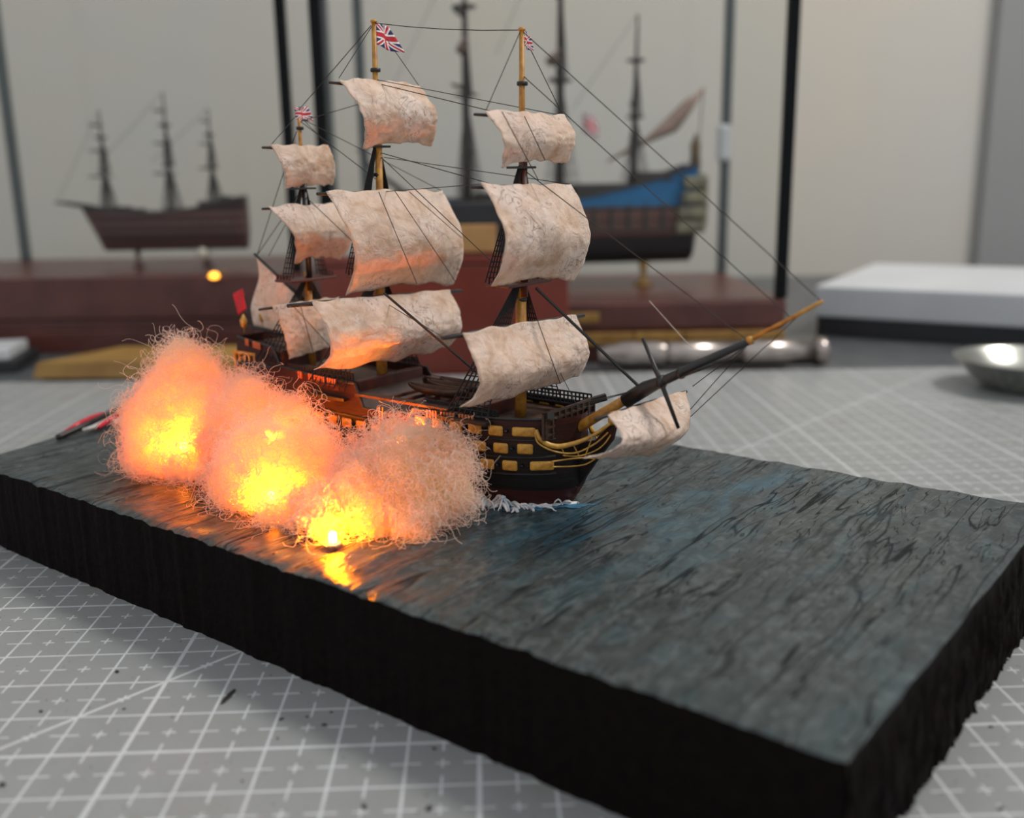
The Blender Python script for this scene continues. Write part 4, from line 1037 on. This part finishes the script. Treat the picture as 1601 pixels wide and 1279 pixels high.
za_, zb_ = ondepth(745, 395, 0.395)[2] * 100 - zt, ondepth(745, 351, 0.395)[2] * 100 - zt
MB().bbox((qa, -0.68, za_), (qb, -0.58, zb_), 0.05).build('plaque', M['plaque'], pl)

# --- left case base, case and frigate
LY0 = 46.5
lx0, lx1 = ondepth(-260, 480, LY0 / 100)[0] * 100, ondepth(478, 480, LY0 / 100)[0] * 100
lh = ondepth(200, 432, LY0 / 100)[2] * 100
lb = tag(empty('case_base', ((lx0 + lx1) / 2 * CM, LY0 * CM, -0.0012)), 'long dark maroon base under the small brown frigate', 'display base')
hw = (lx1 - lx0) / 2
MB().bbox((-hw, 0, 0), (hw, 12.2, 1.1), 0.06).build('plinth', M['maroon_dull'], lb)
MB().bbox((-hw + 0.2, 0.12, 1.1), (hw - 0.2, 12.0, 1.62), 0.05).build('waist', M['maroon_dull'], lb)
MB().bbox((-hw, 0, 1.62), (hw, 12.2, lh + 0.12), 0.10).build('top_board', M['maroon_dull'], lb)
glass_case('glass_case', 'glass case with a grey edge around the small brown frigate', ondepth(42, 410, (LY0 + 11.6) / 100)[0] * 100, lx1 - 0.4, LY0 + 0.5, LY0 + 11.6, lh, 26.0, {(-1, -1): 'frame_grey', (1, -1): 'frame', (-1, 1): 'frame_grey', (1, 1): 'frame_grey'})
M['frigate'] = zbands('frigate_paint', [(-1, (0.11, 0.035, 0.03)), (0.55, (0.07, 0.03, 0.026)), (0.85, (0.20, 0.10, 0.085)), (1.05, (0.06, 0.026, 0.023)), (1.30, (0.20, 0.10, 0.085)), (1.5, (0.06, 0.026, 0.023)), (1.76, (0.17, 0.085, 0.07)), (1.92, (0.04, 0.02, 0.018))])
FY = 51.5
p0, p1 = ondepth(128, 360, FY / 100), ondepth(386, 360, FY / 100)
fl = (p1[0] - p0[0]) * 100
fz = ondepth(260, 391, FY / 100)[2] * 100; fd = ondepth(260, 332, FY / 100)[2] * 100 - fz
def mtop(x, y): q = ondepth(x, y, FY / 100); return q[2] * 100 - fz
fc = (p0[0] + p1[0]) / 2 * 100
def mxp(x): return -(ondepth(x, 330, FY / 100)[0] * 100 - fc)
def frigate_extra(root, topz, hb_):
    for x, l, h in ((2.1, 0.9, 0.28), (1.2, 0.5, 0.22), (-0.6, 0.8, 0.18), (-2.4, 0.9, 0.26), (-3.3, 0.6, 0.3)):
        MB().bbox((x - l / 2, -0.35, topz(x) - 0.12), (x + l / 2, 0.35, topz(x) + h), 0.05).build('deck_house', M['bg_mast'], root)
    prt = MB().box((-0.07, -0.03, -0.07), (0.07, 0.03, 0.07)).mesh('gun_port', M['charcoal'])
    for s_ in (-1, 1):
        for z in (0.95, 1.40):
            for k in range(14):
                x = -fl / 2 + 0.6 + k * 0.50
                place('gun_port', prt, root, (x, s_ * (hb_(x, z) + 0.01), z))
bq = ondepth(85, 317, FY / 100)
display_ship('frigate_model', 'small brown frigate model with bare masts inside the glass case', (fc, FY, fz), math.pi, fl, 1.9, 0.0, fd, fd + 0.75, M['frigate'],
    [(mxp(168), mtop(146, 172), 0.13, ((0.38, 0.9), (0.62, 0.7), (0.86, 0.5)), 6), (mxp(268), mtop(247, 145), 0.14, ((0.36, 0.9), (0.60, 0.7), (0.86, 0.5)), 6), (mxp(335), mtop(315, 170), 0.12, ((0.42, 0.8), (0.66, 0.6), (0.88, 0.4)), 6)],
    None, (-(bq[0] * 100 - fc) , bq[2] * 100 - fz), frigate_extra)
for x, nm, lab in ((216, 'display_pedestal', 'slim brown pedestal under the frigate bow'), (324, 'ball_pedestal', 'pale ball topped pedestal under the frigate stern')):
    q = ondepth(x, 400, FY / 100); pd = tag(empty(nm, (q[0], q[1], lh * CM)), lab, 'pedestal')
    hh = fz - lh
    MB().lathe([(0.3, 0), (0.3, 0.1), (0.13, 0.2), (0.10, hh * 0.6), (0.16, hh)], (0, 0, 0), 12).build('pedestal_stem', M['maroon_dull'], pd, True)
    if x == 324:
        MB().lathe([(0.01, -0.34), (0.22, -0.26), (0.34, 0), (0.22, 0.26), (0.01, 0.34)], (0, -0.75, ondepth(323, 397, FY / 100 - 0.0075)[2] * 100 - lh), 14).build('ball', M['ivory'], pd, True)
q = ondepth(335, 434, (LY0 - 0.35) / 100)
ld = tag(empty('led_reflection', tuple(q)), 'small glowing amber dot standing in for an LED reflection on the maroon base edge', 'reflection')  # glowing dot added in place of a reflected LED
MB().lathe([(0.01, -0.05), (0.16, -0.03), (0.24, 0.06), (0.16, 0.20), (0.01, 0.24)], (0, 0, 0), 14).build('reflection_glow', M['reflection_dot'], ld, True)
MB().bbox((-0.2, -0.05, -0.14), (0.2, 0.36, -0.04), 0.02).build('reflection_mount', M['maroon_dull'], ld)

# --- metal tube, dish, white box, ochre board, white corner
ty = (onz(1290, 578, 0)[1]) * 100 + 0.9
tx0, tx1 = ondepth(934, 555, ty / 100)[0] * 100, ondepth(1291, 555, ty / 100)[0] * 100
R_ = 0.60
tb = tag(empty('metal_tube', (tx0 * CM, ty * CM, R_ * CM)), 'polished silver metal tube with a flanged end lying before the maroon base', 'tube')
LT = tx1 - tx0
MB().lathe([(0.3, 0.0), (0.45, 0.05), (0.47, 0.7), (0.55, 0.9), (0.58, 1.4), (0.54, 1.8), (0.58, 2.2), (0.55, 2.7), (0.48, 2.9)], (0, 0, 0), 24, 'x').build('knurled_end', M['chrome'], tb, True)
MB().lathe([(0.5, 2.9), (0.52, 2.95), (0.52, 6.0)], (0, 0, 0), 24, 'x').build('barrel', M['chrome'], tb, True)
MB().lathe([(0.53, 6.0), (0.55, 6.03), (0.55, LT - 0.5)], (0, 0, 0), 24, 'x').build('grip', M['chrome'], tb, True)
MB().lathe([(0.50, LT - 0.52), (R_, LT - 0.5), (R_, LT - 0.05), (0.5, LT)], (0, 0, 0), 24, 'x').build('flange', M['chrome'], tb, True)
dc = onz(1612, 607, 0) * 100
dr = (1612 - 1495) / F_PX * float((dc / 100 - CP) @ CF) * 100
dz = 1.15
ds = tag(empty('metal_dish', (dc[0] * CM, dc[1] * CM, 0)), 'shallow round steel dish standing on the mat', 'dish')
prof = [(0.01, 0.02), (dr * 0.5, 0.0), (dr * 0.62, 0.10), (dr * 0.80, 0.55), (dr * 0.96, dz - 0.08), (dr, dz), (dr * 0.985, dz + 0.03), (dr * 0.95, dz - 0.04), (dr * 0.78, dz * 0.62), (dr * 0.55, 0.25), (0.01, 0.20)]
MB().lathe(prof, (0, 0, 0), 56).build('bowl', M['dish'], ds, True)
wl_, wr_ = onz(1270, 524, -0.0012) * 100, onz(1601, 546, -0.0012) * 100
an = math.atan2(wr_[1] - wl_[1], wr_[0] - wl_[0])
wb = tag(empty('white_box', (wl_[0] * CM, wl_[1] * CM, -0.0012), an), 'flat white plastic box with a black foot by the wall', 'box')
MB().bbox((0.15, 0.15, 0), (17.5, 13.5, 0.95), 0.05).build('foot', M['charcoal'], wb)
MB().bbox((0, 0, 0.95), (18, 14, 2.5), 0.12).build('body', M['white_plastic'], wb)
ya, yb = onz(52, 596, 0) * 100, onz(250, 595, 0) * 100
ob = tag(empty('ochre_board', (ya[0] * CM, ya[1] * CM, 0.0), math.atan2(yb[1] - ya[1], yb[0] - ya[0])), 'flat ochre wooden board lying before the long maroon base', 'board')
obm = MB(); Lb = 12.0
obm.add([(0, 0, 0.12), (Lb, 0, 0.12), (Lb, 3.4, 0.12), (2.2, 3.4, 0.12), (0.2, 0.1, 0.75), (Lb, 0.1, 0.75), (Lb, 3.2, 0.9), (2.4, 3.2, 0.9)], [(0, 3, 2, 1), (4, 5, 6, 7), (0, 1, 5, 4), (1, 2, 6, 5), (2, 3, 7, 6), (3, 0, 4, 7)])
obm.build('board_body', M['ochre_board'], ob)
MB().box((0.3, 0.25, -0.0), (Lb - 0.2, 3.0, 0.12)).build('board_shadow_strip', M['charcoal'], ob)  # dark strip standing in for the shadow line beneath the board
wc = onz(-40, 590, -0.0012) * 100
wt = tag(empty('paper_tray', (wc[0] * CM, wc[1] * CM, -0.0012), 0.2), 'dark tray with white paper beside the ochre board', 'tray')
MB().bbox((-6, 0.6, 0), (1.6, 4.2, 0.55), 0.08).build('tray_body', M['charcoal'], wt)
MB().bbox((-6, 0.8, 0.55), (1.2, 4.0, 1.0), 0.05).build('paper', M['white_plastic'], wt)

# --- crumbs and paint flakes on the mat
for k, (x, y, s_, e) in enumerate(((183, 1051, 3.2, 1.5), (357, 1090, 5.0, 5.0), (4, 1228, 5.0, 1.3), (440, 1125, 3.0, 1.6), (507, 1134, 3.2, 1.6), (434, 1155, 2.2, 1.2), (64, 1113, 3.0, 1.3), (194, 1109, 2.2, 1.4), (480, 1121, 2.4, 1.2), (518, 1114, 2.4, 1.3), (671, 1265, 5.5, 1.3), (569, 1262, 4.5, 1.6), (379, 1222, 2.2, 1.2), (679, 1171, 3.0, 1.4), (1565, 1265, 3.5, 2.0), (1549, 1137, 2.6, 1.5))):
    c = onz(x, y, 0.0); dpt = float((c - CP) @ CF) * 100; r = s_ * dpt / F_PX
    o = MB().lathe([(r * 0.5, 0.0), (r, r * 0.25), (r * 0.75, r * 0.6), (r * 0.1, r * 0.8)], (0, 0, 0), 7)
    o = o.build('paint_crumb', M['crumb'], None)
    o.location = tuple(c); o.scale = (1, e, 1); o.rotation_euler = (0, 0, -0.2 if k == 1 else random.uniform(0, 3))
    special = {1: 'long dark paint flake lying on a white grid line', 2: 'chunky brown black paint crumb at the open edge of the mat', 10: 'large round black paint blob on the mat below the slab', 11: 'brown black paint crumb beside a dark smear on the mat', 14: 'elongated paint crumb beyond the torn end of the slab', 15: 'small black paint crumb close beside the torn slab end', 13: 'black paint crumb right beside the slab long face'}
    if k in special: tag(o, special[k], 'crumb')
    else: tag(o, 'tiny black paint crumb scattered on the open grid squares', 'crumb', 'black paint crumbs on the mat')
